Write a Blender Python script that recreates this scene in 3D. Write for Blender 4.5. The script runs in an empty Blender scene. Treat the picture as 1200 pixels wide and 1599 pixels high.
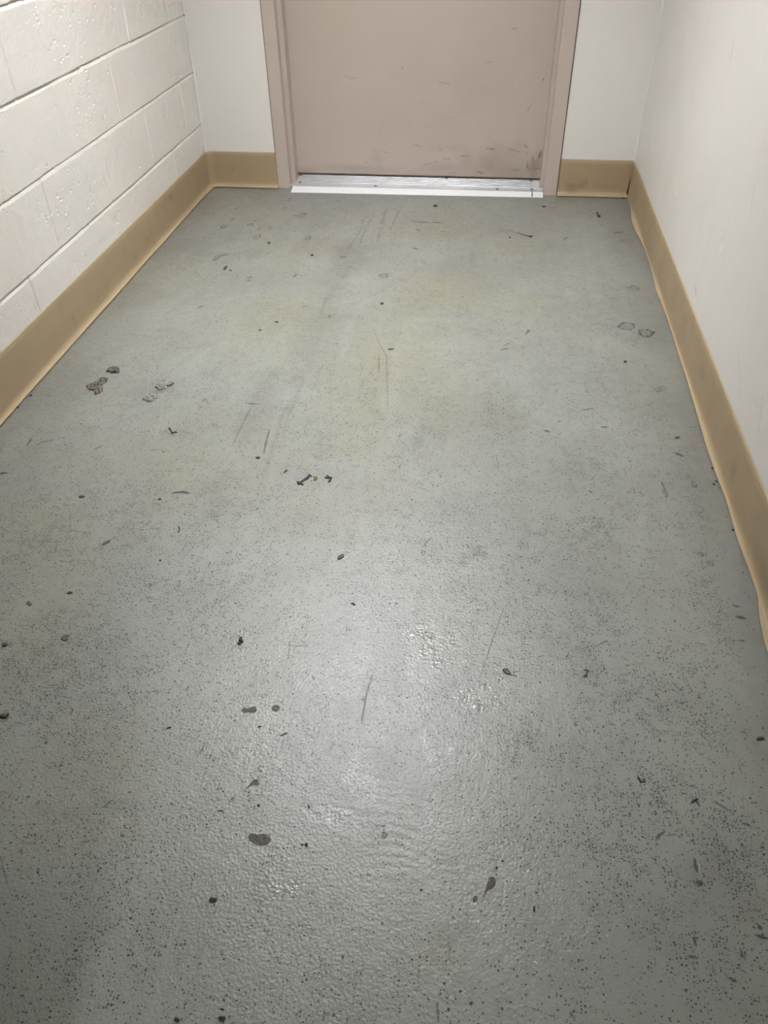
import bpy, bmesh, math, random
import numpy as np
from mathutils import Vector, Matrix

random.seed(7)
SC = bpy.context.scene
COL = SC.collection

# ------------------------------------------------------------------ camera
F_PX = 1212.31
CAM = np.array([0.0, 0.0, 1.15])
FW = np.array([-0.10428134, 0.75532924, -0.64699547])
RT = np.array([0.99214066, 0.1242413, -0.01486668])
UP = np.array([-0.06915432, 0.64346083, 0.76234889])
cam_data = bpy.data.cameras.new('camera')
cam_data.sensor_fit = 'VERTICAL'
cam_data.sensor_height = 24.0
cam_data.lens = 24.0 * F_PX / 1599.0
cam_data.clip_start = 0.02
cam = bpy.data.objects.new('camera', cam_data)
cam.matrix_world = Matrix(((RT[0], UP[0], -FW[0], CAM[0]), (RT[1], UP[1], -FW[1], CAM[1]),
                           (RT[2], UP[2], -FW[2], CAM[2]), (0, 0, 0, 1)))
COL.objects.link(cam)
SC.camera = cam

# ------------------------------------------------------------------ world, exposure, lamp levels
world = bpy.data.worlds.new('world')
SC.world = world
world.use_nodes = True
world.node_tree.nodes['Background'].inputs[0].default_value = (0.8, 0.82, 0.85, 1)
world.node_tree.nodes['Background'].inputs[1].default_value = 0.0
SC.view_settings.view_transform = 'Standard'
SC.view_settings.look = 'None'
SC.view_settings.gamma = 1.0
SC.view_settings.use_curve_mapping = False
SC.view_settings.exposure = 0.0
LAMP_COLOUR = (0.975, 0.985, 1.0)
LAMP_POWER = 300.0         # emission of the corridor lamp's diffuser
HALL_POWER = 225.0          # emission of the lamp in the hall behind the open doorway
LAMP_AT = (-0.39, 2.30)
BAFFLE = 0.31             # depth of the lamp's dark baffles, added to narrow its light
HALL_AT = (0.05, -2.2)

# ------------------------------------------------------------------ room measures (metres)
XL, XR, YB = -1.262, 0.605, 3.552
CEIL = 2.55
NEAR0, NEAR1 = 0.00, 0.11          # the wall with the open doorway the picture is taken from
DOOR_L, DOOR_R = -0.42, 0.42
BED = [0.257 + 0.2032 * k for k in range(-1, 12)]


def at(u, v, z=0.0):
    """the floor point seen at a pixel of the 1200 x 1599 photograph"""
    d = FW + RT * (u - 600.0) / F_PX - UP * (v - 799.5) / F_PX
    t = (z - CAM[2]) / d[2]
    return CAM + d * t


def px(u, v):
    """metres per pixel across at a floor pixel"""
    return float(np.linalg.norm(at(u, v) - CAM) / F_PX)


# ------------------------------------------------------------------ helpers
def tag(o, label=None, cat=None, group=None, kind=None):
    if label: o['label'] = label
    if cat: o['category'] = cat
    if group: o['group'] = group
    if kind: o['kind'] = kind
    return o


def empty(name, loc=(0, 0, 0)):
    o = bpy.data.objects.new(name, None)
    o.empty_display_size = 0.05
    o.location = loc
    COL.objects.link(o)
    return o


def link(name, me, mat, parent=None, smooth=False):
    o = bpy.data.objects.new(name, me)
    if mat: me.materials.append(mat)
    COL.objects.link(o)
    if parent is not None:
        o.parent = parent
        o.matrix_parent_inverse = Matrix.Translation(-Vector(parent.location))
    if smooth:
        for p in me.polygons: p.use_smooth = True
    return o


def pydata(name, verts, faces, mat, parent=None, smooth=False):
    me = bpy.data.meshes.new(name)
    me.from_pydata([tuple(map(float, v)) for v in verts], [], faces)
    me.update()
    bm = bmesh.new(); bm.from_mesh(me)
    bmesh.ops.recalc_face_normals(bm, faces=bm.faces)
    bm.to_mesh(me); bm.free()
    return link(name, me, mat, parent, smooth)


def box_bm(bm, x0, x1, y0, y1, z0, z1):
    v = [bm.verts.new(p) for p in ((x0, y0, z0), (x1, y0, z0), (x1, y1, z0), (x0, y1, z0),
                                   (x0, y0, z1), (x1, y0, z1), (x1, y1, z1), (x0, y1, z1))]
    for f in ((0, 3, 2, 1), (4, 5, 6, 7), (0, 1, 5, 4), (1, 2, 6, 5), (2, 3, 7, 6), (3, 0, 4, 7)):
        bm.faces.new([v[i] for i in f])


def boxes(name, lst, mat, parent=None, bevel=0.0):
    bm = bmesh.new()
    for b in lst: box_bm(bm, *b)
    if bevel:
        bmesh.ops.bevel(bm, geom=bm.edges[:], offset=bevel, segments=2, affect='EDGES', clamp_overlap=True)
    me = bpy.data.meshes.new(name)
    bm.to_mesh(me); bm.free()
    return link(name, me, mat, parent)


def grid_mesh(name, P, mat, parent=None, attrs=None, smooth=True, flip=False):
    """P: (ny, nx, 3) array of vertices"""
    ny, nx = P.shape[:2]
    me = bpy.data.meshes.new(name)
    me.vertices.add(ny * nx)
    me.vertices.foreach_set('co', P.reshape(-1).astype(np.float32))
    i = np.arange(ny * nx, dtype=np.int32).reshape(ny, nx)
    q = np.stack([i[:-1, :-1], i[:-1, 1:], i[1:, 1:], i[1:, :-1]], -1).reshape(-1, 4)
    if flip: q = q[:, ::-1]
    n = len(q)
    me.loops.add(n * 4)
    me.loops.foreach_set('vertex_index', np.ascontiguousarray(q).reshape(-1))
    me.polygons.add(n)
    me.polygons.foreach_set('loop_start', np.arange(0, n * 4, 4, dtype=np.int32))
    me.polygons.foreach_set('loop_total', np.full(n, 4, dtype=np.int32))
    me.update(calc_edges=True)
    me.polygons.foreach_set('use_smooth', np.full(n, smooth, dtype=bool))
    for k, a in (attrs or {}).items():
        t = me.attributes.new(k, 'FLOAT', 'POINT')
        t.data.foreach_set('value', np.ascontiguousarray(a.reshape(-1), dtype=np.float32))
    return link(name, me, mat, parent)


_RNG = {}
def vnoise(x, y, seed=0):
    if seed not in _RNG: _RNG[seed] = np.random.RandomState(seed).rand(256, 256).astype(np.float32)
    T = _RNG[seed]
    xi = np.floor(x).astype(np.int64); yi = np.floor(y).astype(np.int64)
    fx = (x - xi).astype(np.float32); fy = (y - yi).astype(np.float32)
    fx = fx * fx * (3 - 2 * fx); fy = fy * fy * (3 - 2 * fy)
    a = T[yi & 255, xi & 255]; b = T[yi & 255, (xi + 1) & 255]
    c = T[(yi + 1) & 255, xi & 255]; d = T[(yi + 1) & 255, (xi + 1) & 255]
    return (a * (1 - fx) + b * fx) * (1 - fy) + (c * (1 - fx) + d * fx) * fy


def fbm(x, y, seed=0, oct=4):
    s = 0; a = 0.5; t = 0
    for k in range(oct):
        s = s + a * vnoise(x * 2 ** k + 17.3 * k, y * 2 ** k + 5.1 * k, seed + k); t += a; a *= 0.5
    return s / t


class Canvas:
    """wear and relief painted at real places on a surface: channels sampled on a grid with axes A (columns) and B (rows)"""
    def __init__(s, A, B, chans):
        s.A, s.B = A, B
        s.c = {k: np.zeros((len(B), len(A)), np.float32) for k in chans}
    def win(s, a0, a1, b0, b1):
        i0, i1 = np.searchsorted(s.A, [a0, a1]); j0, j1 = np.searchsorted(s.B, [b0, b1])
        return slice(j0, j1), slice(i0, i1)
    def put(s, ch, sl, val, mode):
        c = s.c[ch]
        if mode == 'max': c[sl] = np.maximum(c[sl], val)
        else: c[sl] += val
    def blob(s, ch, a, b, ra, rb, val, ang=0.0, soft=0.5, rough=0.4, freq=None, mode='max', seed=1):
        R = max(ra, rb) * 1.8
        sl = s.win(a - R, a + R, b - R, b + R)
        A, B = np.meshgrid(s.A[sl[1]], s.B[sl[0]])
        if A.size == 0: return
        da, db = A - a, B - b
        ca, sa = math.cos(ang), math.sin(ang)
        x = (da * ca + db * sa) / ra; y = (-da * sa + db * ca) / rb
        fr = freq or 2.5 / max(ra, rb)
        d = np.sqrt(x * x + y * y) + rough * 2 * (fbm(A * fr, B * fr, seed, 3) - 0.5)
        s.put(ch, sl, val * np.clip((1 - d) / soft, 0, 1), mode)
    def stroke(s, ch, pts, w, val, mode='max', rough=0.3, taper=True, seed=2, soft=0.7, dash=0.0):
        pts = [np.asarray(p[:2], float) for p in pts]
        lo = np.min(pts, 0) - 3 * w; hi = np.max(pts, 0) + 3 * w
        sl = s.win(lo[0], hi[0], lo[1], hi[1])
        A, B = np.meshgrid(s.A[sl[1]], s.B[sl[0]])
        if A.size == 0: return
        best = np.full(A.shape, 9.0); tt = np.zeros(A.shape)
        L = [np.linalg.norm(q - p) for p, q in zip(pts, pts[1:])]; tot = sum(L) + 1e-9; acc = 0
        for (p, q), l in zip(zip(pts, pts[1:]), L):
            v = (q - p) / (l + 1e-9)
            t = np.clip((A - p[0]) * v[0] + (B - p[1]) * v[1], 0, l)
            d = np.hypot(A - p[0] - t * v[0], B - p[1] - t * v[1])
            m = d < best
            best[m] = d[m]; tt[m] = ((acc + t) / tot)[m]; acc += l
        ww = w * (np.clip(4 * tt * (1 - tt), 0.15, 1) ** 0.5 if taper else 1)
        n = fbm(A / (w * 3), B / (w * 3), seed, 2)
        d = best / ww + rough * 2 * (n - 0.5)
        v = val * np.clip((1 - d) / soft, 0, 1)
        if dash: v = v * np.clip((fbm(A / (w * 6), B / (w * 6), seed + 5, 2) - dash) * 6, 0, 1)
        s.put(ch, sl, v, mode)


# ------------------------------------------------------------------ node helper
class NT:
    def __init__(s, name):
        s.m = bpy.data.materials.new(name); s.m.use_nodes = True
        s.t = s.m.node_tree; s.bsdf = s.t.nodes['Principled BSDF']
    def n(s, kind, **kw):
        x = s.t.nodes.new(kind)
        for k, v in kw.items(): setattr(x, k, v)
        return x
    def l(s, a, b): s.t.links.new(a, b)
    def sock(s, inp, v):
        if hasattr(v, 'links') or hasattr(v, 'is_linked'): s.l(v, inp)
        else: inp.default_value = v
    def math(s, op, a, b=None, c=None, clamp=False):
        x = s.n('ShaderNodeMath', operation=op); x.use_clamp = clamp
        s.sock(x.inputs[0], a)
        if b is not None: s.sock(x.inputs[1], b)
        if c is not None: s.sock(x.inputs[2], c)
        return x.outputs[0]
    def mix(s, f, a, b, blend='MIX'):
        x = s.n('ShaderNodeMix', data_type='RGBA', blend_type=blend)
        s.sock(x.inputs[0], f)
        s.sock(x.inputs[6], a if hasattr(a, 'links') else (*a, 1) if len(a) == 3 else a)
        s.sock(x.inputs[7], b if hasattr(b, 'links') else (*b, 1) if len(b) == 3 else b)
        return x.outputs[2]
    def attr(s, name): return s.n('ShaderNodeAttribute', attribute_name=name).outputs['Fac']
    def pos(s): return s.n('ShaderNodeTexCoord').outputs['Object']
    def map(s, vec, scale=(1, 1, 1), loc=(0, 0, 0), rot=(0, 0, 0)):
        x = s.n('ShaderNodeMapping'); s.l(vec, x.inputs[0])
        x.inputs['Scale'].default_value = scale; x.inputs['Location'].default_value = loc; x.inputs['Rotation'].default_value = rot
        return x.outputs[0]
    def noise(s, vec, scale, detail=3, rough=0.5, dist=0.0):
        x = s.n('ShaderNodeTexNoise'); s.l(vec, x.inputs['Vector'])
        x.inputs['Scale'].default_value = scale; x.inputs['Detail'].default_value = detail
        x.inputs['Roughness'].default_value = rough; x.inputs['Distortion'].default_value = dist
        return x.outputs['Fac']
    def voro(s, vec, scale, rand=1.0):
        x = s.n('ShaderNodeTexVoronoi', voronoi_dimensions='2D'); s.l(vec, x.inputs['Vector'])
        x.inputs['Scale'].default_value = scale; x.inputs['Randomness'].default_value = rand
        sep = s.n('ShaderNodeSeparateColor'); s.l(x.outputs['Color'], sep.inputs[0])
        return x.outputs['Distance'], sep.outputs[0], sep.outputs[1]
    def ramp(s, f, lo, hi, a=0.0, b=1.0):
        x = s.n('ShaderNodeMapRange', interpolation_type='SMOOTHSTEP'); s.sock(x.inputs[0], f)
        x.inputs[1].default_value = lo; x.inputs[2].default_value = hi; x.inputs[3].default_value = a; x.inputs[4].default_value = b
        return x.outputs[0]
    def bump(s, h, dist, strength=1.0, normal=None):
        x = s.n('ShaderNodeBump'); s.l(h, x.inputs['Height'])
        x.inputs['Distance'].default_value = dist; x.inputs['Strength'].default_value = strength
        if normal is not None: s.l(normal, x.inputs['Normal'])
        return x.outputs[0]
    def out(s, base=None, rough=None, normal=None, **kw):
        if base is not None: s.sock(s.bsdf.inputs['Base Color'], base if hasattr(base, 'links') else (*base, 1))
        if rough is not None: s.sock(s.bsdf.inputs['Roughness'], rough)
        if normal is not None: s.l(normal, s.bsdf.inputs['Normal'])
        for k, v in kw.items(): s.sock(s.bsdf.inputs[k.replace('_', ' ')], v)
        return s.m


def plain(name, rgb, rough=0.5, var=0.12, scale=60, bump=0.0, **kw):
    t = NT(name); p = t.pos()
    n = t.noise(p, scale, 4, 0.6)
    c = t.mix(n, tuple(v * (1 - var) for v in rgb), tuple(min(1, v * (1 + var)) for v in rgb))
    return t.out(c, rough, t.bump(n, bump) if bump else None, **kw)


# ------------------------------------------------------------------ materials
FLOOR_RGB = (0.202, 0.208, 0.182)


def mat_floor():
    t = NT('painted_concrete'); p = t.pos()
    big = t.noise(p, 3.2, 4, 0.55)
    mid = t.noise(p, 26, 4, 0.6)
    streak = t.noise(t.map(p, (26, 2.2, 1), rot=(0, 0, 0.10)), 1.0, 4, 0.6)
    c = t.mix(t.ramp(big, .3, .7), tuple(v * 0.88 for v in FLOOR_RGB), tuple(v * 1.10 for v in FLOOR_RGB))
    cloud = t.noise(t.map(p, (1.6, 1, 1)), 11, 5, 0.65)
    c = t.mix(t.ramp(cloud, 0.46, 0.72, 0, 0.30), c, (0.125, 0.122, 0.100))
    c = t.mix(t.ramp(mid, 0.35, 0.75, 0, 0.18), c, (0.145, 0.145, 0.125))
    c = t.mix(t.ramp(streak, 0.45, 0.78, 0, 0.16), c, (0.30, 0.305, 0.285))
    # yellowish stain left in the paint
    yel = t.attr('yellow')
    c = t.mix(t.math('MULTIPLY', yel, t.ramp(mid, 0.25, 0.7, 0.55, 1.0)), c, (0.178, 0.166, 0.088))
    # soft grey grime
    gr = t.attr('grime')
    c = t.mix(t.math('MULTIPLY', gr, t.ramp(mid, 0.3, 0.7, 0.6, 1.0), clamp=True), c, (0.085, 0.080, 0.066))
    # worn pits: fine and middling voronoi cells, thinned out by the density of wear
    den = t.attr('pits')
    wob = t.n('ShaderNodeTexNoise'); t.l(p, wob.inputs['Vector']); wob.inputs['Scale'].default_value = 330; wob.inputs['Detail'].default_value = 3
    sub = t.n('ShaderNodeVectorMath', operation='SUBTRACT'); t.l(wob.outputs['Color'], sub.inputs[0]); sub.inputs[1].default_value = (.5, .5, .5)
    scl = t.n('ShaderNodeVectorMath', operation='SCALE'); t.l(sub.outputs[0], scl.inputs[0]); scl.inputs['Scale'].default_value = 0.0050
    add = t.n('ShaderNodeVectorMath', operation='ADD'); t.l(p, add.inputs[0]); t.l(scl.outputs[0], add.inputs[1])
    wp = t.map(add.outputs[0], (0.8, 1.0, 1.0))
    clump = t.ramp(t.noise(p, 34, 3, 0.65), 0.36, 0.66)
    clump2 = t.ramp(t.noise(p, 9, 3, 0.6), 0.32, 0.62, 0.35, 1.0)
    dd = t.math('MULTIPLY', den, t.math('MULTIPLY', clump2, t.math('ADD', t.math('MULTIPLY', clump, 0.88), 0.12)))
    d1, r1, g1 = t.voro(wp, 245)
    lim1 = t.math('ADD', t.math('MULTIPLY', g1, 0.20), 0.12)
    s1 = t.math('MULTIPLY', t.math('LESS_THAN', d1, lim1), t.math('LESS_THAN', r1, t.math('ADD', t.math('MULTIPLY', dd, 1.75), 0.05)))
    d2, r2, g2 = t.voro(t.map(wp, loc=(3.3, 1.7, 0)), 85)
    lim2 = t.math('ADD', t.math('MULTIPLY', g2, 0.12), 0.04)
    s2 = t.math('MULTIPLY', t.math('LESS_THAN', d2, lim2), t.math('LESS_THAN', r2, t.math('ADD', t.math('MULTIPLY', den, 0.22), 0.012)))
    d3, r3, g3 = t.voro(t.map(wp, loc=(7.1, 4.9, 0)), 400)
    lim3 = t.math('ADD', t.math('MULTIPLY', g3, 0.22), 0.14)
    s3 = t.math('MULTIPLY', t.math('LESS_THAN', d3, lim3), t.math('LESS_THAN', r3, t.math('MULTIPLY', dd, 1.5)))
    pit = t.math('MAXIMUM', t.math('MAXIMUM', s1, s2), t.math('MULTIPLY', s3, 0.8))
    c = t.mix(t.math('MULTIPLY', pit, 0.92), c, (0.014, 0.0135, 0.011))
    # chipped spots, scratches and black scuffs
    mk = t.attr('marks')
    c = t.mix(t.math('MINIMUM', mk, 0.92), c, (0.020, 0.018, 0.015))
    ch = t.attr('chips')
    c = t.mix(t.math('MINIMUM', ch, 0.9), c, (0.10, 0.10, 0.09))
    lt = t.attr('light')
    c = t.mix(t.math('MINIMUM', lt, 0.9), c, (0.32, 0.32, 0.30))
    wet = t.attr('wet')
    c = t.mix(t.math('MULTIPLY', wet, 0.55), c, (0.095, 0.090, 0.070))
    r = t.ramp(t.noise(p, 14, 3, 0.6), 0.3, 0.7, 0.32, 0.39)
    r = t.math('ADD', r, t.math('MULTIPLY', den, 0.06))
    r = t.math('ADD', r, t.math('MULTIPLY', yel, 0.08))
    r = t.math('SUBTRACT', r, t.math('MULTIPLY', wet, 0.20), clamp=True)
    r = t.math('MAXIMUM', r, 0.10)
    peel = t.noise(p, 210, 2, 0.5)
    swell = t.noise(p, 62, 2, 0.5)
    h = t.math('ADD', t.math('MULTIPLY', peel, 0.85), t.math('MULTIPLY', swell, 0.7))
    h = t.math('SUBTRACT', h, t.math('MULTIPLY', pit, 0.9))
    h = t.math('SUBTRACT', h, t.math('MULTIPLY', mk, 0.7))
    nrm = t.bump(h, 0.0016, 0.9)
    return t.out(c, r, nrm, Specular_IOR_Level=0.55, Coat_Weight=t.math('SUBTRACT', 1.0, t.math('MAXIMUM', t.math('MULTIPLY', pit, 0.8), t.math('MULTIPLY', mk, 0.7), clamp=True)), Coat_Roughness=0.55, Coat_IOR=1.6)


def mat_wall(name, rgb, grain=120, amt=0.0006, rough=0.42, streaks=True):
    t = NT(name); p = t.pos()
    n = t.noise(p, 2.4, 3, 0.5)
    c = t.mix(n, tuple(v * 0.96 for v in rgb), tuple(min(1, v * 1.03) for v in rgb))
    pk = t.ramp(t.noise(t.map(p, (1, 1, 0.25)), 5.0, 3, 0.5), 0.42, 0.68)
    c = t.mix(t.math('MULTIPLY', pk, 0.45), c, (rgb[0] * 1.01, rgb[1] * 0.955, rgb[2] * 0.95))
    mk = t.attr('marks')
    c = t.mix(t.math('MINIMUM', mk, 0.9), c, (0.22, 0.19, 0.16))
    lt = t.attr('light')
    c = t.mix(t.math('MINIMUM', lt, 0.95), c, (0.88, 0.87, 0.85))
    h = t.math('ADD', t.noise(p, grain, 3, 0.6), t.math('MULTIPLY', t.noise(p, 17, 2, 0.5), 1.5))
    return t.out(c, t.ramp(t.noise(p, 9, 2, 0.5), 0.3, 0.7, rough - 0.05, rough + 0.07), t.bump(h, amt))


def mat_door():
    t = NT('door_paint'); p = t.pos()
    rgb = (0.480, 0.400, 0.352)
    n = t.noise(p, 4, 4, 0.55)
    c = t.mix(n, tuple(v * 0.94 for v in rgb), tuple(v * 1.05 for v in rgb))
    c = t.mix(t.ramp(t.noise(p, 2.1, 2, 0.5), 0.45, 0.7, 0, 0.5), c, (0.470, 0.395, 0.322))
    mk = t.attr('marks')
    c = t.mix(t.math('MINIMUM', mk, 0.88), c, (0.10, 0.075, 0.06))
    gr = t.attr('grime')
    c = t.mix(t.math('MINIMUM', gr, 0.8), c, (0.24, 0.185, 0.15))
    lt = t.attr('light')
    c = t.mix(t.math('MINIMUM', lt, 0.8), c, (0.55, 0.47, 0.42))
    h = t.math('ADD', t.noise(p, 240, 2, 0.5), t.math('MULTIPLY', t.noise(p, 7, 2, 0.5), 2.0))
    return t.out(c, 0.40, t.bump(h, 0.0004))


def mat_base():
    t = NT('tan_vinyl'); p = t.pos()
    rgb = (0.365, 0.278, 0.166)
    c = t.mix(t.noise(p, 5, 4, 0.6), tuple(v * 0.9 for v in rgb), tuple(v * 1.08 for v in rgb))
    c = t.mix(t.ramp(t.noise(p, 3.1, 3, 0.5), 0.42, 0.7, 0, 0.4), c, (0.37, 0.270, 0.170))
    c = t.mix(t.ramp(t.noise(p, 38, 3, 0.6), 0.62, 0.80, 0, 0.45), c, (0.17, 0.125, 0.08))
    mk = t.attr('marks')
    c = t.mix(t.math('MINIMUM', mk, 0.85), c, (0.09, 0.065, 0.045))
    return t.out(c, t.ramp(t.noise(p, 12, 2, 0.5), 0.3, 0.7, 0.40, 0.52), t.bump(t.noise(p, 20, 3, 0.5), 0.0008))


M_FLOOR = mat_floor()
M_BLOCK = mat_wall('painted_block', (0.755, 0.722, 0.670), 150, 0.0016, 0.38)
M_WALL = mat_wall('painted_drywall', (0.750, 0.725, 0.675), 260, 0.0005, 0.40)
M_CEIL = plain('ceiling_paint', (0.78, 0.77, 0.74), 0.8, 0.03)
M_DIM = plain('darkened_wall_paint', (0.30, 0.27, 0.23), 0.6, 0.05)  # unseen walls coloured darker to cut bounced light near the camera
M_DOOR = mat_door()
M_FRAME = plain('frame_paint', (0.500, 0.415, 0.362), 0.38, 0.05, 12, 0.0004)
M_CAULK = plain('white_caulk', (0.80, 0.79, 0.76), 0.45, 0.05)
M_BASE = mat_base()
M_GAP = plain('dark_gap', (0.035, 0.032, 0.028), 0.9)


def mat_metal():
    t = NT('mill_aluminium'); p = t.pos()
    n = t.noise(t.map(p, (3, 160, 160)), 1.0, 4, 0.6)
    c = t.mix(n, (0.33, 0.33, 0.335), (0.52, 0.52, 0.525))
    c = t.mix(t.ramp(t.noise(p, 45, 4, 0.65), 0.56, 0.76, 0, 0.5), c, (0.22, 0.215, 0.21))
    return t.out(c, t.ramp(t.noise(p, 30, 3, 0.6), 0.3, 0.7, 0.40, 0.60), t.bump(n, 0.0003), Metallic=0.85)


M_METAL = mat_metal()
M_NOSE = plain('worn_aluminium', (0.80, 0.80, 0.80), 0.5, 0.06, 120, 0.0003, Metallic=0.25)
M_SCREW = plain('dark_screw', (0.10, 0.095, 0.09), 0.45, 0.2, 400, Metallic=0.6)
M_LAMPBODY = plain('lamp_housing', (0.10, 0.10, 0.10), 0.4)


def mat_glow(name, power):
    t = NT(name)
    return t.out((0.9, 0.9, 0.9), 0.5, Emission_Color=(*LAMP_COLOUR, 1), Emission_Strength=power)


# ================================================================== FLOOR
def floor():
    xs = np.arange(XL - 0.02, XR + 0.02, 0.0020)
    ys = [-3.2, -2.5, -1.8, -1.2, -0.7, -0.35, -0.1]
    y = 0.10
    while y < YB + 0.22:
        ys.append(y); y += 0.0012 + 0.0006 * max(y, 0.2)
    ys = np.array(ys)
    C = Canvas(xs, ys, ['yellow', 'grime', 'pits', 'marks', 'chips', 'light', 'wet', 'z'])
    X, Y = np.meshgrid(xs, ys)
    c = C.c

    def area(ch, u, v, du, dv, val, soft=0.9, rough=0.35, mode='max', seed=3, ang=0.0):
        a = at(u, v)
        ra = du * px(u, v)
        rb = 0.5 * float(np.linalg.norm((at(u, v - dv) - at(u, v + dv))[:2]))
        C.blob(ch, a[0], a[1], ra, rb, val, ang, soft, rough, None, mode, seed)

    def line(ch, pts, wpx, val, **kw):
        P = [at(*q) for q in pts]
        m = pts[len(pts) // 2]
        C.stroke(ch, P, max(wpx * 0.5 * px(*m), 0.0010 + 0.0007 * float(at(*m)[1])), val, **kw)

    def spot(ch, u, v, du, dv, val, **kw):
        area(ch, u, v, du, dv, val, soft=kw.pop('soft', 0.5), rough=kw.pop('rough', 0.35), **kw)

    # ---- broad wear: where the paint is pitted
    base = 0.13 + 0.20 * fbm(X * 2.3, Y * 1.7, 21, 3)
    c['pits'][:] = base
    for k, (u, v, du, dv, val) in enumerate([
        (150, 850, 320, 220, .62), (330, 790, 150, 120, .72), (110, 1030, 260, 160, .72), (350, 900, 130, 110, .78),
        (520, 690, 150, 70, .62), (500, 620, 130, 70, .45), (600, 610, 180, 90, .48), (640, 690, 120, 80, .55), (780, 640, 200, 80, .52),
        (420, 610, 170, 100, .45), (960, 740, 150, 110, .55), (940, 830, 160, 90, .62), (900, 980, 130, 110, .72),
        (1010, 1080, 180, 140, .80), (860, 1180, 140, 110, .85), (1050, 1250, 190, 140, .80), (960, 1330, 190, 140, .66),
        (1140, 1330, 90, 140, .85), (1100, 690, 40, 70, .75), (1110, 800, 40, 100, .85), (1120, 930, 50, 120, .80),
        (1080, 1050, 80, 90, .70), (980, 520, 90, 40, .62), (1040, 520, 60, 40, .66), (660, 470, 180, 60, .42),
        (700, 800, 200, 80, .45), (720, 920, 160, 90, .40), (200, 1330, 260, 130, .45), (290, 1250, 120, 80, .45),
        (230, 1480, 250, 110, .38), (480, 1500, 120, 80, .38), (1100, 1500, 150, 110, .5), (640, 1150, 120, 70, .38),
        (430, 930, 110, 90, .60), (470, 480, 200, 60, .40), (300, 610, 160, 90, .45), (740, 1110, 90, 60, .5)]):
        area('pits', u, v, du, dv, val, 1.0, 0.45, seed=30 + k)
    # bare smooth strips and rubbed patches
    for (u, v, du, dv, k) in [(1160, 900, 28, 220, .8), (1190, 1120, 30, 150, .9), (560, 980, 130, 90, .55), (600, 1230, 150, 140, .75),
                              (740, 1450, 190, 120, .65), (560, 1330, 190, 100, .6), (520, 1510, 240, 90, .35), (320, 1330, 120, 90, .35), (300, 1480, 60, 60, .3)]:
        a = at(u, v); ra = du * px(u, v); rb = .5 * np.linalg.norm((at(u, v - dv) - at(u, v + dv))[:2])
        d = np.sqrt(((X - a[0]) / ra) ** 2 + ((Y - a[1]) / rb) ** 2)
        c['pits'][:] *= 1 - k * np.clip(1.25 - d, 0, 1) ** 0.8
    strip = np.clip((X - (XR - 0.075 - 0.02 * vnoise(Y * 5, Y * 0, 4))) / 0.015, 0, 1)
    c['pits'][:] *= 1 - 0.8 * strip
    # ---- yellow staining
    for k, (u, v, du, dv, val) in enumerate([
        (600, 600, 130, 110, .62), (560, 700, 90, 60, .50), (690, 460, 140, 60, .55), (640, 520, 110, 60, .45), (440, 500, 130, 90, .42),
        (480, 390, 120, 40, .35), (700, 360, 160, 40, .42), (820, 480, 60, 30, .45), (800, 380, 90, 30, .32), (270, 720, 130, 90, .42),
        (330, 330, 130, 30, .35), (400, 345, 60, 30, .35), (240, 430, 120, 60, .32), (80, 830, 130, 120, .38), (60, 990, 110, 130, .42),
        (150, 1190, 150, 100, .35), (130, 1290, 120, 70, .4), (480, 800, 200, 90, .28), (380, 720, 120, 90, .35), (590, 760, 50, 40, .45),
        (700, 640, 110, 80, .38), (300, 680, 30, 12, .7), (560, 1330, 80, 30, .18), (670, 1490, 70, 60, .35), (200, 1190, 30, 24, .6), (200, 1240, 40, 20, .4)]):
        area('yellow', u, v, du, dv, min(1, val * 1.15), 1.0, 0.55, seed=80 + k)
    # ---- grey grime along the walls, the door and in traffic smears
    edge = np.clip(1 - (X - XL - 0.012) / (0.10 + 0.14 * fbm(Y * 4, X * 0, 9, 3)), 0, 1) ** 1.5 * 0.34
    edge = np.maximum(edge, np.clip(1 - (XR - 0.012 - X) / (0.09 + 0.12 * fbm(Y * 3.3, X * 0, 12, 3)), 0, 1) ** 1.2 * 0.40)
    edge = np.maximum(edge, np.clip(1 - (YB - 0.03 - Y) / (0.05 + 0.12 * fbm(X * 6, Y * 0, 14, 3)), 0, 1) ** 1.5 * 0.32)
    c['grime'][:] = edge
    toe = np.clip(1 - np.abs(X - XL - 0.018) / 0.010, 0, 1) * 0.6 + np.clip(1 - np.abs(XR - 0.018 - X) / 0.009, 0, 1) * 0.6
    c['grime'][:] = np.maximum(c['grime'], toe * (0.5 + 0.5 * fbm(Y * 20, X * 3, 33, 2)))
    c['grime'][:] += 0.10 * np.clip(fbm(X * 3.0, Y * 1.2, 55, 4) - 0.42, 0, 1) * 3 * 0.6
    for k, (u, v, du, dv, val) in enumerate([
        (520, 460, 30, 90, .28), (490, 530, 40, 60, .22), (540, 400, 40, 30, .40), (400, 640, 30, 90, .2), (350, 780, 60, 50, .25),
        (320, 900, 60, 90, .25), (1090, 700, 24, 90, .38), (980, 378, 22, 8, .6), (965, 363, 14, 4, .5), (800, 362, 50, 9, .3),
        (270, 676, 22, 10, .45), (330, 783, 18, 7, .45), (363, 780, 14, 5, .35), (1160, 870, 24, 90, .34), (1190, 1000, 26, 60, .3),
        (120, 560, 60, 70, .22), (60, 700, 80, 70, .2), (1110, 1350, 80, 120, .25), (900, 1200, 120, 100, .2), (880, 900, 120, 80, .12),
        (520, 1520, 90, 40, .14), (640, 1500, 30, 60, .2), (360, 1250, 40, 40, .1), (1180, 1160, 20, 10, .4), (310, 400, 20, 20, .3), (395, 395, 26, 12, .3),
        (90, 1270, 60, 20, .25), (180, 1255, 60, 20, .2)]):
        area('grime', u, v, du, dv, min(1, val * 1.4), 1.0, 0.7, seed=130 + k)
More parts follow.
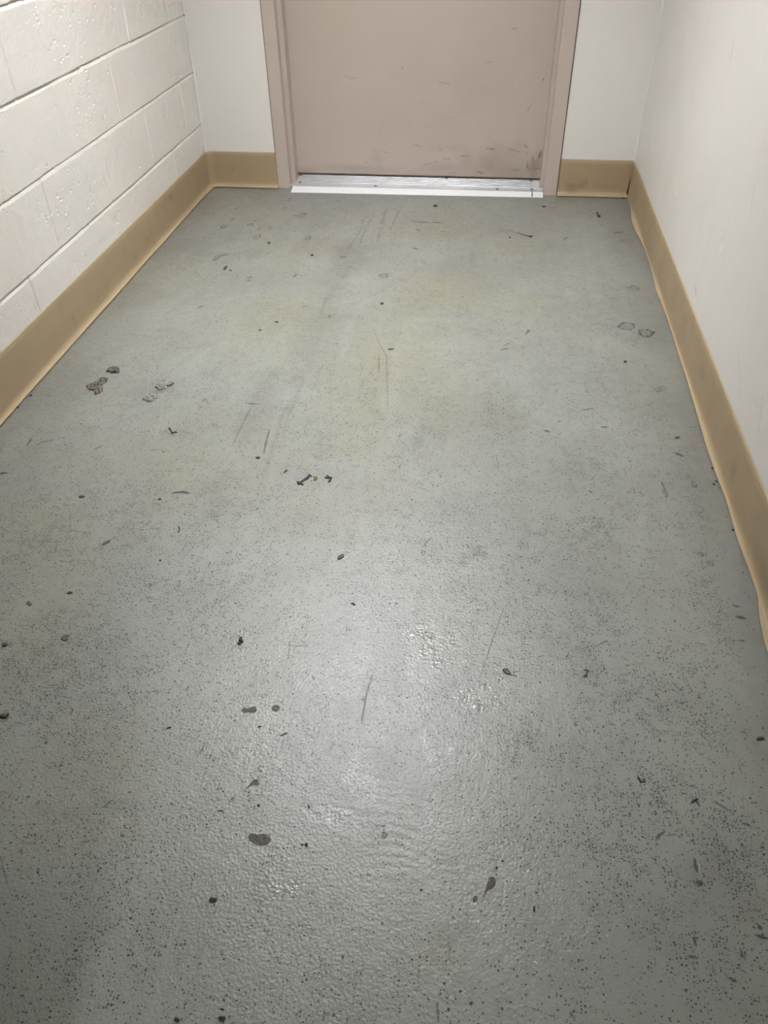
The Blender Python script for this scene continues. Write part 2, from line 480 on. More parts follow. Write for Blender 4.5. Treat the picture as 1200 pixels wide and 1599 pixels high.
    # drag streaks running away from the door
    for k, (pts, w, v) in enumerate([
        ([(592, 318), (575, 345), (562, 380)], 7, .42), ([(604, 325), (596, 352), (590, 378)], 8, .45), ([(570, 340), (560, 365), (540, 395)], 5, .38),
        ([(626, 322), (614, 350), (604, 372)], 5, .35), ([(551, 325), (548, 348), (549, 362)], 3, .3), ([(583, 335), (570, 360), (560, 390)], 4, .35),
        ([(556, 405), (530, 440), (508, 470), (498, 500)], 8, .42), ([(545, 440), (520, 500)], 5, .2), ([(530, 395), (515, 440), (505, 465)], 6, .2),
        ([(480, 590), (440, 650), (420, 720), (405, 800)], 9, .22), ([(400, 620), (380, 660), (362, 698)], 3, .4), ([(421, 670), (414, 700), (411, 708)], 3, .55),
        ([(470, 610), (450, 650), (437, 700)], 5, .25), ([(385, 800), (350, 900), (330, 960)], 14, .18), ([(520, 480), (505, 560), (480, 640)], 10, .13),
        ([(517, 570), (517, 660), (510, 720)], 4, .18), ([(700, 350), (702, 420)], 4, .2), ([(745, 340), (738, 420), (740, 470)], 8, .14),
        ([(911, 420), (918, 460), (923, 485)], 4, .22), ([(1160, 780), (1170, 900)], 10, .15), ([(500, 1130), (488, 1180), (480, 1230)], 7, .22),
        ([(520, 1080), (505, 1120), (490, 1170)], 4, .22), ([(1050, 660), (1085, 760), (1110, 880)], 30, .16),
        ([(760, 850), (735, 870), (718, 885)], 16, .22), ([(790, 1000), (720, 1100)], 2, .2)]):
        line('grime', pts, w, min(1, v * 1.7), seed=190 + k, rough=0.7, dash=0.25)
    # pale rubbed streaks
    for k, (pts, w, v) in enumerate([
        ([(165, 690), (185, 720), (160, 790)], 5, .22), ([(380, 470), (360, 520), (340, 560)], 16, .22), ([(545, 500), (535, 560)], 12, .28),
        ([(1010, 770), (1000, 830), (990, 900)], 10, .25), ([(380, 300), (395, 340)], 6, .2), ([(620, 540), (612, 620), (612, 690)], 16, .28),
        ([(560, 560), (550, 640)], 8, .15), ([(140, 860), (200, 730)], 6, .18), ([(395, 960), (420, 930)], 8, .22), ([(700, 420), (705, 520)], 9, .15)]):
        line('light', pts, w * 2.2, v * .55, seed=230 + k, rough=0.6, soft=1.0)
    # ---- hard scratches and scuffs
    for k, (pts, w, v) in enumerate([
        ([(585, 515), (592, 535), (604, 556), (605, 600), (606, 640)], 2, .6), ([(592, 555), (592, 585)], 1.6, .45),
        ([(786, 953), (770, 1000), (750, 1060)], 1.4, .5), ([(582, 1052), (570, 1095), (565, 1130)], 1.6, .55), ([(676, 838), (660, 854)], 1.5, .5),
        ([(395, 630), (380, 660), (362, 697)], 1.8, .55), ([(421, 671), (416, 690), (412, 708)], 1.8, .6), ([(384, 630), (405, 631)], 2, .75),
        ([(332, 408), (345, 400), (360, 397)], 2, .7), ([(334, 405), (336, 400), (357, 396)], 1.6, .5), ([(300, 420), (318, 437), (340, 443)], 1.4, .3),
        ([(795, 412), (815, 421), (860, 424)], 2, .35), ([(640, 345), (660, 347), (672, 348)], 2.5, .7), ([(675, 347), (692, 348)], 2.5, .65),
        ([(645, 387), (654, 390)], 2.5, .8), ([(650, 358), (657, 361)], 2, .7), ([(687, 362), (697, 361)], 2, .7), ([(808, 363), (815, 366), (830, 370)], 3, .8),
        ([(790, 358), (806, 363)], 2, .4), ([(878, 377), (888, 370)], 2, .5), ([(960, 364), (975, 362)], 2.5, .75), ([(780, 547), (795, 544)], 2.6, .75),
        ([(786, 540), (797, 536)], 2.2, .55), ([(822, 522), (826, 516), (828, 519)], 2.4, .6), ([(912, 640), (928, 638)], 2, .6), ([(871, 658), (877, 658)], 2.5, .8),
        ([(850, 672), (860, 675)], 3, .6), ([(938, 667), (950, 667)], 3, .65), ([(910, 640), (915, 641)], 2, .6), ([(42, 697), (50, 682)], 2, .6),
        ([(57, 696), (65, 691), (85, 687)], 2.4, .6), ([(147, 702), (160, 696)], 2.2, .6), ([(0, 739), (12, 739)], 4, .8), ([(268, 770), (285, 768), (297, 771)], 3.5, .85),
        ([(240, 785), (252, 790)], 2, .4), ([(0, 1340), (5, 1360), (12, 1385)], 2.5, .6), ([(56, 1258), (62, 1252)], 2, .5), ([(470, 1000), (480, 1008)], 1.4, .3),
        ([(450, 1008), (480, 1009)], 1.5, .35), ([(452, 1000), (450, 1030)], 1.4, .3), ([(940, 350), (941, 352)], 2, .6), ([(520, 1160), (517, 1170)], 2, .4),
        ([(1040, 1298), (1030, 1304), (1025, 1312)], 2.5, .6), ([(1040, 1305), (1060, 1303)], 1.8, .4), ([(1085, 1462), (1088, 1478)], 3, .6), ([(1072, 1493), (1092, 1496)], 3, .5),
        ([(1180, 1460), (1200, 1466)], 4, .75), ([(1185, 1445), (1190, 1452)], 4, .75), ([(1085, 1340), (1090, 1362)], 4, .65), ([(1088, 1378), (1098, 1380)], 5, .7),
        ([(1140, 1528), (1150, 1533)], 4, .6), ([(1155, 1480), (1165, 1500)], 2.5, .5), ([(1115, 1250), (1130, 1260), (1148, 1272)], 2.6, .5),
        ([(892, 1580), (895, 1590)], 3, .5), ([(1145, 945), (1155, 948)], 4, .7), ([(1150, 963), (1165, 966)], 4, .8), ([(1155, 1000), (1165, 1001)], 3, .5),
        ([(1033, 752), (1038, 762), (1042, 772)], 2, .55), ([(1034, 752), (1040, 768)], 1.5, .4), ([(1055, 685), (1062, 682)], 4, .7), ([(1055, 707), (1068, 713)], 4, .7),
        ([(930, 1010), (948, 1000), (954, 1006)], 1.8, .45), ([(160, 1262), (175, 1250)], 2.4, .5), ([(132, 1190), (145, 1172)], 1.8, .35), ([(310, 1180), (320, 1160)], 1.8, .45),
        ([(62, 490), (70, 500)], 1.5, .3), ([(683, 1565), (685, 1599)], 2, .5), ([(700, 1430), (702, 1500)], 1.4, .3), ([(310, 480), (318, 478)], 3, .7), ([(385, 434), (394, 433)], 2.4, .75),
        ([(386, 438), (392, 438)], 2.4, .75), ([(350, 422), (354, 415)], 3, .8), ([(359, 421), (361, 424)], 2.5, .7), ([(458, 433), (465, 428)], 2.4, .6), ([(470, 480), (482, 478)], 2, .4),
        ([(512, 495), (518, 493)], 2.5, .6), ([(1160, 1285), (1172, 1290)], 3, .5), ([(540, 710), (548, 712)], 2, .5), ([(405, 1195), (402, 1205)], 1.6, .4), ([(0, 1120), (12, 1108)], 3, .3)]):
        short = math.dist(pts[0], pts[-1]) < 45
        line('marks', pts, w * (1.7 if short else 1.0), min(1.0, v * 1.35) if short else v, seed=300 + k, rough=0.45 if short else 0.3, soft=0.45 if short else 0.7)
    # paint chipped off in small flakes, with a darker rim
    for k, (u, v, du, dv, ang) in enumerate([
        (350, 354, 6, 3.2, .5), (391, 351, 5, 2.5, .2), (401, 370, 6, 3, .2), (481, 372, 6, 4, .6), (363, 343, 3, 2, 0), (470, 337, 9, 4, .1), (319, 625, 5, 2.6, -.3),
        (303, 620, 4, 2, .2), (314, 636, 3, 2, 0), (334, 663, 5, 2, .1), (1035, 607, 6, 4, .4), (1028, 609, 6, 3, .2), (1040, 770, 4, 8, .2), (935, 820, 4, 5, 0), (948, 834, 4, 3, .2),
        (240, 913, 3, 6, .3), (233, 915, 3, 4, .3), (95, 955, 3, 3, 0), (231, 934, 5, 3, .2), (1085, 757, 4, 5, .3), (1095, 866, 5, 4, 0), (1110, 880, 6, 4, 0),
        (662, 862, 4, 4, .3), (890, 1025, 6, 4, 0), (920, 1122, 4, 3, .4), (900, 1130, 3, 4, 0), 
        (445, 325, 3, 2, 0), (452, 312, 3, 2, 0), (405, 358, 3, 2, 0), (422, 356, 4, 2, .2), (600, 430, 8, 4, .2), (535, 402, 5, 2, 0), (990, 450, 10, 4, .1), (1010, 520, 14, 6, .1), (980, 510, 14, 6, 0), (600, 1305, 4, 5, .4)]):
        a = at(u, v); du *= .8; dv *= .85; ra = du * px(u, v); rb = max(.5 * np.linalg.norm((at(u, v - dv) - at(u, v + dv))[:2]), 0.003)
        C.blob('chips', a[0], a[1], ra, rb, .6, ang, .35, .6, None, 'max', 400 + k)
        # rim
        R = max(ra, rb) * 1.9
        sl = C.win(a[0] - R, a[0] + R, a[1] - R, a[1] + R)
        A, B = np.meshgrid(xs[sl[1]], ys[sl[0]])
        if A.size:
            x = (A - a[0]) / ra; yv = (B - a[1]) / rb
            d = np.sqrt(x * x + yv * yv) + (fbm(A * 2.5 / R, B * 2.5 / R, 400 + k, 3) - .5)
            C.put('marks', sl, .9 * np.clip((1 - np.abs(d - .92) / .28) * 1.6, 0, 1) * (fbm(A * 6 / R, B * 6 / R, 440 + k, 2) > .40), 'max')
    # scattered small dark nicks, laid down at random all over the traffic area
    rs = np.random.RandomState(5)
    for k in range(1300):
        x = rs.uniform(XL + .05, XR - .05); yv = rs.uniform(.2, YB - .06)
        i = min(np.searchsorted(xs, x), len(xs) - 1); j = min(np.searchsorted(ys, yv), len(ys) - 1)
        if rs.rand() > c['pits'][j, i] * 0.9 + .12: continue
        l = rs.uniform(.002, .010) * (0.7 + 0.25 * yv); an = rs.normal(0, .7)
        dx, dy = l * math.cos(an), l * math.sin(an)
        C.stroke('marks', [(x - dx / 2, yv - dy / 2), (x + dx / 2, yv + dy / 2)], rs.uniform(.0010, .0022) * (.8 + .35 * yv), rs.uniform(.4, .95), seed=500 + k % 40)
    # ---- damp, glossy patches
    for k, (u, v, du, dv, val) in enumerate([
        (665, 990, 34, 14, .8), (675, 1018, 36, 16, .85), (682, 1036, 14, 8, .9), (640, 1002, 12, 14, .6), (705, 1000, 12, 14, .6), (735, 1078, 20, 10, .7), (760, 1072, 10, 5, .7), (748, 1102, 16, 12, .8),
        (728, 1092, 24, 10, .6), (775, 1100, 16, 16, .5), (372, 1000, 16, 22, .6), (430, 1382, 40, 14, .65), (455, 1382, 16, 10, .7), (402, 1385, 12, 20, .6), (418, 1402, 24, 8, .7), (440, 1345, 30, 14, .4),
        (745, 860, 22, 14, .6), (728, 876, 12, 12, .6), (650, 1060, 30, 10, .4), (690, 1170, 30, 30, .35), (520, 1270, 40, 16, .45), (560, 1220, 30, 30, .4), (510, 1100, 14, 30, .4)]):
        area('wet', u, v, du, dv, val, .45, .95, seed=600 + k)
    # dull greyish smears of dried wet near the bottom
    for k, (u, v, du, dv, val) in enumerate([
        (730, 1440, 22, 30, .6), (700, 1470, 26, 26, .45), (745, 1460, 16, 14, .55), (640, 1505, 16, 14, .35), (610, 1500, 10, 10, .35), (600, 1485, 8, 9, .4), (616, 1498, 8, 10, .4), (590, 1520, 9, 10, .4), (628, 1525, 8, 9, .4),
        (710, 1545, 14, 30, .45), (735, 1560, 8, 14, .4), (655, 1540, 10, 10, .3)]):
        area('grime', u, v, du, dv, val * .75, .7, .9, seed=660 + k)
    c['wet'][:] = np.clip(c['wet'], 0, 1)
    # ---- relief: slow unevenness, roller ripples, pits in the chips
    z = c['z']
    z[:] = 0.0006 * (fbm(X * 5, Y * 5, 70, 3) - .5) - 0.00035 * np.clip(c['chips'], 0, 1)
    w = np.exp(-((X + 0.05) / 0.16) ** 2 - ((Y - 0.62) / 0.13) ** 2)
    wob = (fbm(X * 14, Y * 14, 71, 3) - .5)
    z += 0.00020 * w * np.sin((Y + 0.040 * wob + 0.05 * (X + .05)) * 2 * math.pi / 0.0160) * np.clip(fbm(X * 16, Y * 22, 72, 2) * 2.2 - .55, 0, 1.4)
    z += 0.0012 * np.clip(c['wet'] - .25, 0, 1) * (fbm(X * 95, Y * 95, 73, 2) - .5)
    near = (Y < 1.5)
    z += 0.00028 * near * (fbm(X * 80, Y * 80, 74, 2) - .5)
    P = np.stack([X, Y, z], -1)
    o = grid_mesh('floor', P, M_FLOOR, None, {k: c[k] for k in c if k != 'z'})
    tag(o, 'grey painted concrete floor with worn speckles and scuffs', 'floor', kind='structure')

    # rough blistered spots, standing in a loose cluster near the left baseboard
    M_BL = NT('broken_paint'); p = M_BL.pos()
    n = M_BL.noise(p, 230, 3, 0.7)
    cc = M_BL.mix(M_BL.ramp(n, .38, .56), (0.05, 0.04, 0.025), (0.34, 0.34, 0.32))
    mb = M_BL.out(cc, .45, M_BL.bump(n, .004))
    M_BL2 = NT('broken_paint_brown'); p = M_BL2.pos()
    n = M_BL2.noise(p, 230, 3, 0.7)
    cc = M_BL2.mix(M_BL2.ramp(n, .46, .62), (0.045, 0.032, 0.018), (0.27, 0.25, 0.22))
    mb2 = M_BL2.out(cc, .45, M_BL2.bump(n, .004))
    for (u, v, du, dv, h) in [(178, 578, 10, 5, .010), (161, 594, 7, 4, .007), (149, 603, 11, 6, .009), (153, 611, 6, 5, .008), (255, 601, 14, 7, .012), (235, 622, 11, 5, .010)]:
        a = at(u, v); ra = du * px(u, v); rb = .5 * float(np.linalg.norm((at(u, v - dv) - at(u, v + dv))[:2]))
        bm = bmesh.new()
        bmesh.ops.create_icosphere(bm, subdivisions=4, radius=1)
        for q in bm.verts:
            k = 1 + .55 * (float(fbm(np.array([q.co.x * 2.2 + u]), np.array([q.co.y * 2.2 + v]), 90, 3)[0]) - .5) * 2
            t_ = 1 + .9 * (float(fbm(np.array([q.co.x * 4 + v]), np.array([q.co.y * 4 + u]), 95, 3)[0]) - .5) * 2
            q.co = Vector((a[0] + q.co.x * ra * k, a[1] + q.co.y * rb * k, max(q.co.z, -.1) * h * t_ * .8))
        me = bpy.data.meshes.new('paint_blister'); bm.to_mesh(me); bm.free()
        link('paint_blister', me, mb2 if u < 200 else mb, o, True)
    return o


FLOOR = floor()


# ================================================================== WALLS
def wall_left():
    ysf = np.concatenate([[NEAR1 - .11, 0.4, 0.8, 1.15], np.arange(1.2, YB + .002, 0.0028)])
    zsf = np.concatenate([np.arange(0.0, 1.0, 0.0020), [1.02, 1.1, 1.4, 1.8, 2.2, CEIL]])
    C = Canvas(ysf, zsf, ['d', 'marks', 'light'])
    Y, Z = np.meshgrid(ysf, zsf)
    d = C.c['d']
    wob = 0.0022 * (fbm(Y * 9, Z * 9, 41, 3) - .5)
    rag = 0.0016 * (fbm(Y * 70, Z * 70, 42, 2) - .5)
    fill = fbm(Y * 6, Z * 3, 43, 2)
    for k, z0 in enumerate(BED):
        # raked joint: cut square under the upper block, sloping out to the face of the lower one
        t = (z0 + .0035 + wob + rag - Z) / 0.0125
        d -= np.where((t > 0) & (t < 1), 1 - t ** 1.3, 0) * (0.0016 + 0.0046 * fbm(Y * 5 + 9 * k, Y * 0, 44, 3))
    pitch = 0.4064
    for k in range(len(BED) - 1):
        off = 2.147 if k % 2 == 1 else 2.352
        # joints stagger by half a block from course to course
        for j in range(-6, 5):
            y0 = off + pitch * j
            inb = (Z > BED[k]) & (Z < BED[k + 1])
            t = np.abs(Y - y0 - wob - rag * .7) / 0.0048
            dep = 0.0010 + 0.0075 * np.clip(fbm(Z * 7 + 3 * j, Z * 0 + k * 1.7 + j, 45, 2) - .30, 0, 1)
            d -= inb * np.clip(1 - t * t, 0, 1) * dep
    # block faces sit at slightly different depths
    row = np.searchsorted(BED, Z)
    for k in range(len(BED) + 1):
        m = row == k
        off = 2.147 if k % 2 == 0 else 2.352
        cell = np.floor((Y - off) / pitch)
        d += m * 0.0012 * (vnoise(cell * 7.3 + k * 3.1, cell * 0 + k, 46) - .5) * 2
    d += 0.0022 * (fbm(Y * 34, Z * 34, 47, 3) - .5)
    # open pores of the block, most of them filled with paint
    rs = np.random.RandomState(11)
    for k in range(1300):
        y, z = rs.uniform(1.3, YB), rs.uniform(.15, .98)
        if fbm(np.array([y * 5]), np.array([z * 5]), 48, 2)[0] < .40 + .15 * rs.rand(): continue
        r = rs.uniform(.0022, .0050)
        C.blob('d', y, z, r * 1.2, r, -rs.uniform(.0012, .0032), rs.rand() * 3, .7, .5, None, 'add', 700 + k % 30)
        if rs.rand() < .6: C.blob('d', y + rs.normal(0, .003), z - r * 1.1, r, r * .6, .0012, 0, .8, .5, None, 'add', 730 + k % 30)
    for (y, z, l, w) in [(2.94, .585, .05, .004), (2.66, .52, .02, .004), (2.45, .53, .03, .003), (2.62, .505, .03, .004), (2.42, .36, .05, .004), (2.55, .20, .03, .006), (1.93, .175, .02, .006), (3.2, .23, .03, .004), (2.9, .21, .02, .004)]:
        C.stroke('marks', [(y, z - l / 2), (y + .004, z + l / 2)], w * .6, .45, seed=int(y * 100), rough=.6, dash=.35)
    X = XL + np.maximum(d, -.012)
    P = np.stack([X, Y, Z], -1)
    o = grid_mesh('wall_left', P, M_BLOCK, None, {'marks': C.c['marks'], 'light': C.c['light']}, True, False)
    return tag(o, 'cream painted concrete block wall on the left', 'wall', kind='structure')


wall_left()


def wall_plane(name, label, origin, ua, ub, A, B, mat, nicks=(), scuffs=(), flip=False):
    """a painted plasterboard plane with faint unevenness"""
    C = Canvas(A, B, ['marks', 'light'])
    Am, Bm = np.meshgrid(A, B)
    for (a, b, r) in nicks: C.blob('light', a, b, r, r * 1.3, .95, 0, .5, .8, None, 'max', int(a * 50) % 90)
    for k, (p, q, w, v) in enumerate(scuffs): C.stroke('marks', [p, q], w, v, seed=800 + k, rough=.6, dash=.3)
    h = 0.0012 * (fbm(Am * 4, Bm * 2.5, 51, 3) - .5)
    n = np.cross(ua, ub)
    P = np.array(origin)[None, None] + Am[..., None] * np.array(ua) + Bm[..., None] * np.array(ub) + h[..., None] * n
    o = grid_mesh(name, P, mat, None, {'marks': C.c['marks'], 'light': C.c['light']}, True, flip)
    return tag(o, label, 'wall', kind='structure')


zz = np.concatenate([np.arange(0, 1.15, .006), [1.3, 1.7, 2.1, CEIL]])
wall_plane('wall_right', 'smooth cream painted wall on the right', (XR, 0, 0), (0, 1, 0), (0, 0, 1),
           np.concatenate([[NEAR1 - .11, .3, .6], np.arange(.8, YB + .003, .006)]), zz, M_WALL,
           [(3.02, .62, .006), (2.72, .33, .007), (2.68, .30, .008), (2.05, .36, .007), (2.42, .20, .006), (2.16, .17, .006), (1.62, .42, .006), (1.50, .35, .006), (1.52, .22, .004), (2.3, .31, .004)],
           [((2.9, .44), (2.91, .47), .004, .3), ((2.62, .24), (2.66, .26), .003, .35), ((2.05, .375), (2.06, .385), .003, .5), ((2.4, .72), (2.42, .78), .004, .4), ((2.15, .18), (2.2, .20), .004, .45),
            ((1.6, .18), (1.7, .25), .004, .2), ((1.9, .5), (1.93, .56), .004, .2), ((1.45, .2), (1.5, .28), .004, .25), ((3.3, .2), (3.28, .3), .004, .25), ((2.84, .20), (2.86, .27), .005, .25)], True)


def wall_back():
    A = np.concatenate([np.arange(XL, -.935, .006), [-.9345]]); A2 = np.concatenate([[.2945], np.arange(.296, XR, .006), [XR]])
    o = None
    C = []
    for i, a in enumerate((A, A2)):
        Am, Bm = np.meshgrid(a, zz)
        h = 0.0012 * (fbm(Am * 4 + 3, Bm * 2.5, 52, 3) - .5)
        C.append(np.stack([Am, YB - h, Bm], -1))
    # one wall: left piece, right piece and the piece over the door
    Am, Bm = np.meshgrid(np.array([-.9345, -.3, .2945]), np.array([2.16, CEIL]))
    C.append(np.stack([Am, np.full_like(Am, YB), Bm], -1))
    V = []; Fc = []
    for P in C:
        ny, nx = P.shape[:2]; b = len(V)
        V += P.reshape(-1, 3).tolist()
        for j in range(ny - 1):
            for i in range(nx - 1):
                k = b + j * nx + i
                Fc.append((k, k + 1, k + nx + 1, k + nx))
    me = bpy.data.meshes.new('wall_back'); me.from_pydata(V, [], Fc); me.update()
    o = link('wall_back', me, M_WALL, None, True)
    for nm in ('marks', 'light'): me.attributes.new(nm, 'FLOAT', 'POINT')
    return tag(o, 'cream painted end wall either side of the door', 'wall', kind='structure')


wall_back()

o = boxes('ceiling', [(XL - .02, XR + .02, -3.2, YB + .02, CEIL, CEIL + .05)], M_CEIL); tag(o, 'pale painted ceiling above the corridor', 'ceiling', kind='structure')
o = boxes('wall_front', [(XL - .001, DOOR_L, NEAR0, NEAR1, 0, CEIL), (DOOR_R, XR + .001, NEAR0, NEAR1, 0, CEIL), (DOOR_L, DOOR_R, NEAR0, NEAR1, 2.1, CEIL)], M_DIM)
tag(o, 'darkened brown near wall with the open doorway', 'wall', kind='structure')
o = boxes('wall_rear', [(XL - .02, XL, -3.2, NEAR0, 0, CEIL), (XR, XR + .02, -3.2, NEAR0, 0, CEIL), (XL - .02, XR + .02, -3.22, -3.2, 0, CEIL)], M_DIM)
tag(o, 'darkened brown walls of the hall behind the doorway', 'wall', kind='structure')


# thin caulk beads in the two far corners
def bead(name, x, y, sx, label):
    prof = [(0, 0), (.0075 * sx, 0), (.0045 * sx, -.002), (.002 * sx, -.0045), (0, -.0075)]
    V = []; Fc = []
    zs = np.arange(.14, CEIL, .02)
    for k, z in enumerate(zs):
        s = .55 + .7 * float(fbm(np.array([z * 9]), np.array([x]), 61, 2)[0])
        V += [(x + a * s, y + b * s, z) for a, b in prof]
        if k:
            n = len(prof)
            for i in range(n):
                a, b = (k - 1) * n + i, (k - 1) * n + (i + 1) % n
                Fc.append((a, b, b + n, a + n))
    o = pydata(name, V, Fc, M_CAULK, None, True)
    return tag(o, label, 'trim', kind='structure')


bead('trim_1', XL + .001, YB - .0005, 1, 'white caulk line in the far left corner')
bead('trim_2', XR - .0005, YB - .0005, -1, 'white caulk line in the far right corner')


# ================================================================== COVE BASEBOARDS
def cove(name, label, path, heights, toes, lifts, marks=()):
    """path: list of (x, y, nx, ny): wall line and inward normal; heights, toes, lifts per station"""
    V = []; Fc = []; attr = []
    n = None; s = 0.0
    for k, (x, y, nx, ny) in enumerate(path):
        h, t, lf = heights[k], toes[k], lifts[k]
        if k: s += math.hypot(x - path[k - 1][0], y - path[k - 1][1])
        b = .0035 + .0010 * (float(fbm(np.array([s * 3.0]), np.array([x * 3]), 62, 2)[0]) - .5)
        prof = [(.0002, h), (.0022, h + .0001), (b, h - .0022)]
        prof += [(b + .0006 * math.sin(q * math.pi), h - .0022 - (h - .03) * q) for q in (.15, .3, .45, .6, .75, .9)]
        r = max(t - b, .003)
        for a in (0.15, .3, .45, .6, .75, .88, 1.0):
            ang = a * math.pi / 2
            prof.append((b + r * .62 * (1 - math.cos(ang)), .024 - .019 * math.sin(ang)))
        prof += [(b + r * .80, .0040 + lf * .4), (b + r * .96, .0030 + lf), (t, .0020 + lf), (t - .0012, .0008 + lf), (b + r * .5, .0010), (.0002, .0010)]
        n = len(prof)
        for (d, z) in prof:
            V.append((x + nx * d, y + ny * d, z)); attr.append((s, z))
        if k:
            for i in range(n):
                a0, b0 = (k - 1) * n + i, (k - 1) * n + (i + 1) % n
                Fc.append((a0, b0, b0 + n, a0 + n))
    m = (len(path) - 1) * n
    Fc.append(tuple(range(n))); Fc.append(tuple(m + i for i in range(n)))
    o = pydata(name, V, Fc, M_BASE, None, True)
    at_ = o.data.attributes.new('marks', 'FLOAT', 'POINT')
    A = np.array(attr); val = np.zeros(len(A), np.float32)
    for (s0, z0, rs_, rz, v) in marks:
        d = np.sqrt(((A[:, 0] - s0) / rs_) ** 2 + ((A[:, 1] - z0) / rz) ** 2)
        val = np.maximum(val, v * np.clip(1.3 - d, 0, 1))
    at_.data.foreach_set('value', val)
    return tag(o, label, 'baseboard', kind='structure')


def wave(s, seed, f=2.0): return float(fbm(np.array([s * f]), np.array([seed * 1.7]), 63 + seed, 3)[0]) - .5


R = .034
st = []
y = NEAR1
while y < YB - R: st.append((XL, y, 1, 0)); y += .012
for a in np.linspace(0, 1, 9):
    t = a * math.pi / 2
    st.append((XL + R - R * math.cos(t), YB - R + R * math.sin(t), math.cos(t), -math.sin(t)))
x = XL + R + .012
while x < -.9425: st.append((x, YB, 0, -1)); x += .012
st.append((-.9425, YB, 0, -1))
hs, ts, ls = [], [], []
for (x, y, nx, ny) in st:
    c_ = nx * ny != 0 or (abs(nx) > .5 and y > YB - .16)
    hs.append(.1495 + .002 * wave(y + x, 1, 3))
    t = (.0165 + .007 * wave(y, 2, 2.2)) if abs(nx) > .99 else (.024 + .004 * wave(x, 3, 3))
    if abs(nx) > .7 and y > YB - .22: t += .010 * (y - (YB - .22)) / .22
    if 0 < abs(nx) < .99: t = min(t, .026)
    ts.append(t); ls.append(.0012 + .0025 * max(0, wave(y * 1.3 + x, 4, 2.5)))
S0 = NEAR1
cove('baseboard_left', 'tan vinyl cove baseboard along the block wall, wrapping round the far left corner', st, hs, ts, ls,
     [(2.55 - S0, .10, .06, .006, .5), (2.53 - S0, .085, .04, .006, .45), (3.05 - S0, .115, .018, .014, .45), (2.62 - S0, .035, .012, .01, .4), (2.1 - S0, .05, .01, .02, .3), (2.75 - S0, .06, .01, .006, .35)])

st = []; x = .2985
while x < XR - .006: st.append((x, YB, 0, -1)); x += .012
st.append((XR - .006, YB, 0, -1))
cove('baseboard_back', 'short tan vinyl baseboard between door frame and far right corner', st, [.148] * len(st), [.026 + .002 * wave(x[0], 5, 5) for x in st], [.001] * len(st),
     [(.06, .03, .03, .02, .45), (.10, .045, .02, .015, .35), (.12, .06, .006, .004, .6), (.2, .03, .06, .012, .25)])

tab_y = [0.1, .8, .95, 1.037, 1.10, 1.16, 1.227, 1.33, 1.462, 1.57, 1.674, 1.85, 2.0, 2.25, 2.40, 2.50, 2.592, 2.70, 2.80, 2.945, 3.05, 3.15, 3.257, 3.33, 3.40, 3.44, 3.55]
tab_t = [.0045 + 1.35 * (q - .0045) for q in [.016, .020, .021, .022, .018, .010, .011, .013, .010, .013, .014, .011, .009, .008, .007, .009, .012, .008, .006, .0055, .010, .016, .017, .012, .006, .005, .005]]
st = []; y = NEAR1
while y < YB - .006: st.append((XR, y, -1, 0)); y += .012
st.append((XR, YB - .006, -1, 0))
hs = [.1435 + .0032 * (q[1] / YB) + .0015 * wave(q[1], 6, 3) for q in st]
ts = [float(np.interp(q[1], tab_y, tab_t)) for q in st]
ls = [.001 + .006 * max(0, wave(q[1], 7, 3.2)) for q in st]
cove('baseboard_right', 'tan vinyl baseboard with buckled wavy toe along the right wall', st, hs, ts, ls,
     [(2.49 - S0, .10, .012, .008, .8), (1.5 - S0, .06, .02, .02, .3), (1.9 - S0, .08, .04, .02, .25), (1.2 - S0, .04, .1, .02, .25)])
# open dark joint where the two baseboards meet in the far right corner
o = pydata('trim_3', [(XR - .034, YB - .027, .0012), (XR - .022, YB - .034, .0012), (XR - .004, YB - .010, .0012), (XR - .004, YB - .010, .05), (XR - .0045, YB - .004, .1), (XR - .012, YB - .006, .006)],
           [(0, 1, 2, 5), (2, 3, 5), (3, 4, 5)], M_GAP)
tag(o, 'dark open seam between baseboards in the far right corner', 'seam', kind='structure')


# ================================================================== DOOR, FRAME, THRESHOLD
def prism(name, prof, z0, z1, mat, parent=None, bevel=.0015):
    n = len(prof)
    bm = bmesh.new()
    lo = [bm.verts.new((a, b, z0)) for a, b in prof]; hi = [bm.verts.new((a, b, z1)) for a, b in prof]
    bm.faces.new(lo[::-1]); bm.faces.new(hi)
    side = []
    for i in range(n):
        side.append(bm.faces.new((lo[i], lo[(i + 1) % n], hi[(i + 1) % n], hi[i])))
    bmesh.ops.recalc_face_normals(bm, faces=bm.faces)
    if bevel:
        ed = [e for e in bm.edges if abs(e.verts[0].co.z - e.verts[1].co.z) > .1]
        bmesh.ops.bevel(bm, geom=ed, offset=bevel, segments=2, affect='EDGES', clamp_overlap=True)
    me = bpy.data.meshes.new(name); bm.to_mesh(me); bm.free()
    return link(name, me, mat, parent)


FY = YB - .011; STOP = YB + .028; DY = YB + .090
DOOR = empty('door_1', (-.32, DY, 0))
tag(DOOR, 'pinkish beige steel door and frame in the end wall', 'door', kind='structure')
fr = prism('door_frame', [(-.941, YB + .13), (-.941, FY), (-.887, FY), (-.887, STOP), (-.868, STOP), (-.868, DY + .002), (-.890, DY + .002), (-.890, YB + .13)], 0, 2.16, M_FRAME, DOOR)
fr['label'] = 'left jamb of the painted steel frame'
fr = prism('door_frame', [(.2965, YB + .13), (.2965, FY), (.2405, FY), (.2405, STOP), (.2245, STOP), (.2245, DY + .002), (.246, DY + .002), (.246, YB + .13)], 0, 2.16, M_FRAME, DOOR)
fr['label'] = 'right jamb of the painted steel frame'
fr = boxes('door_frame', [(-.887, .2405, FY, YB + .13, 2.11, 2.16), (-.868, .2245, STOP, DY, 2.09, 2.112)], M_FRAME, DOOR, .001)
fr['label'] = 'head of the painted steel frame'
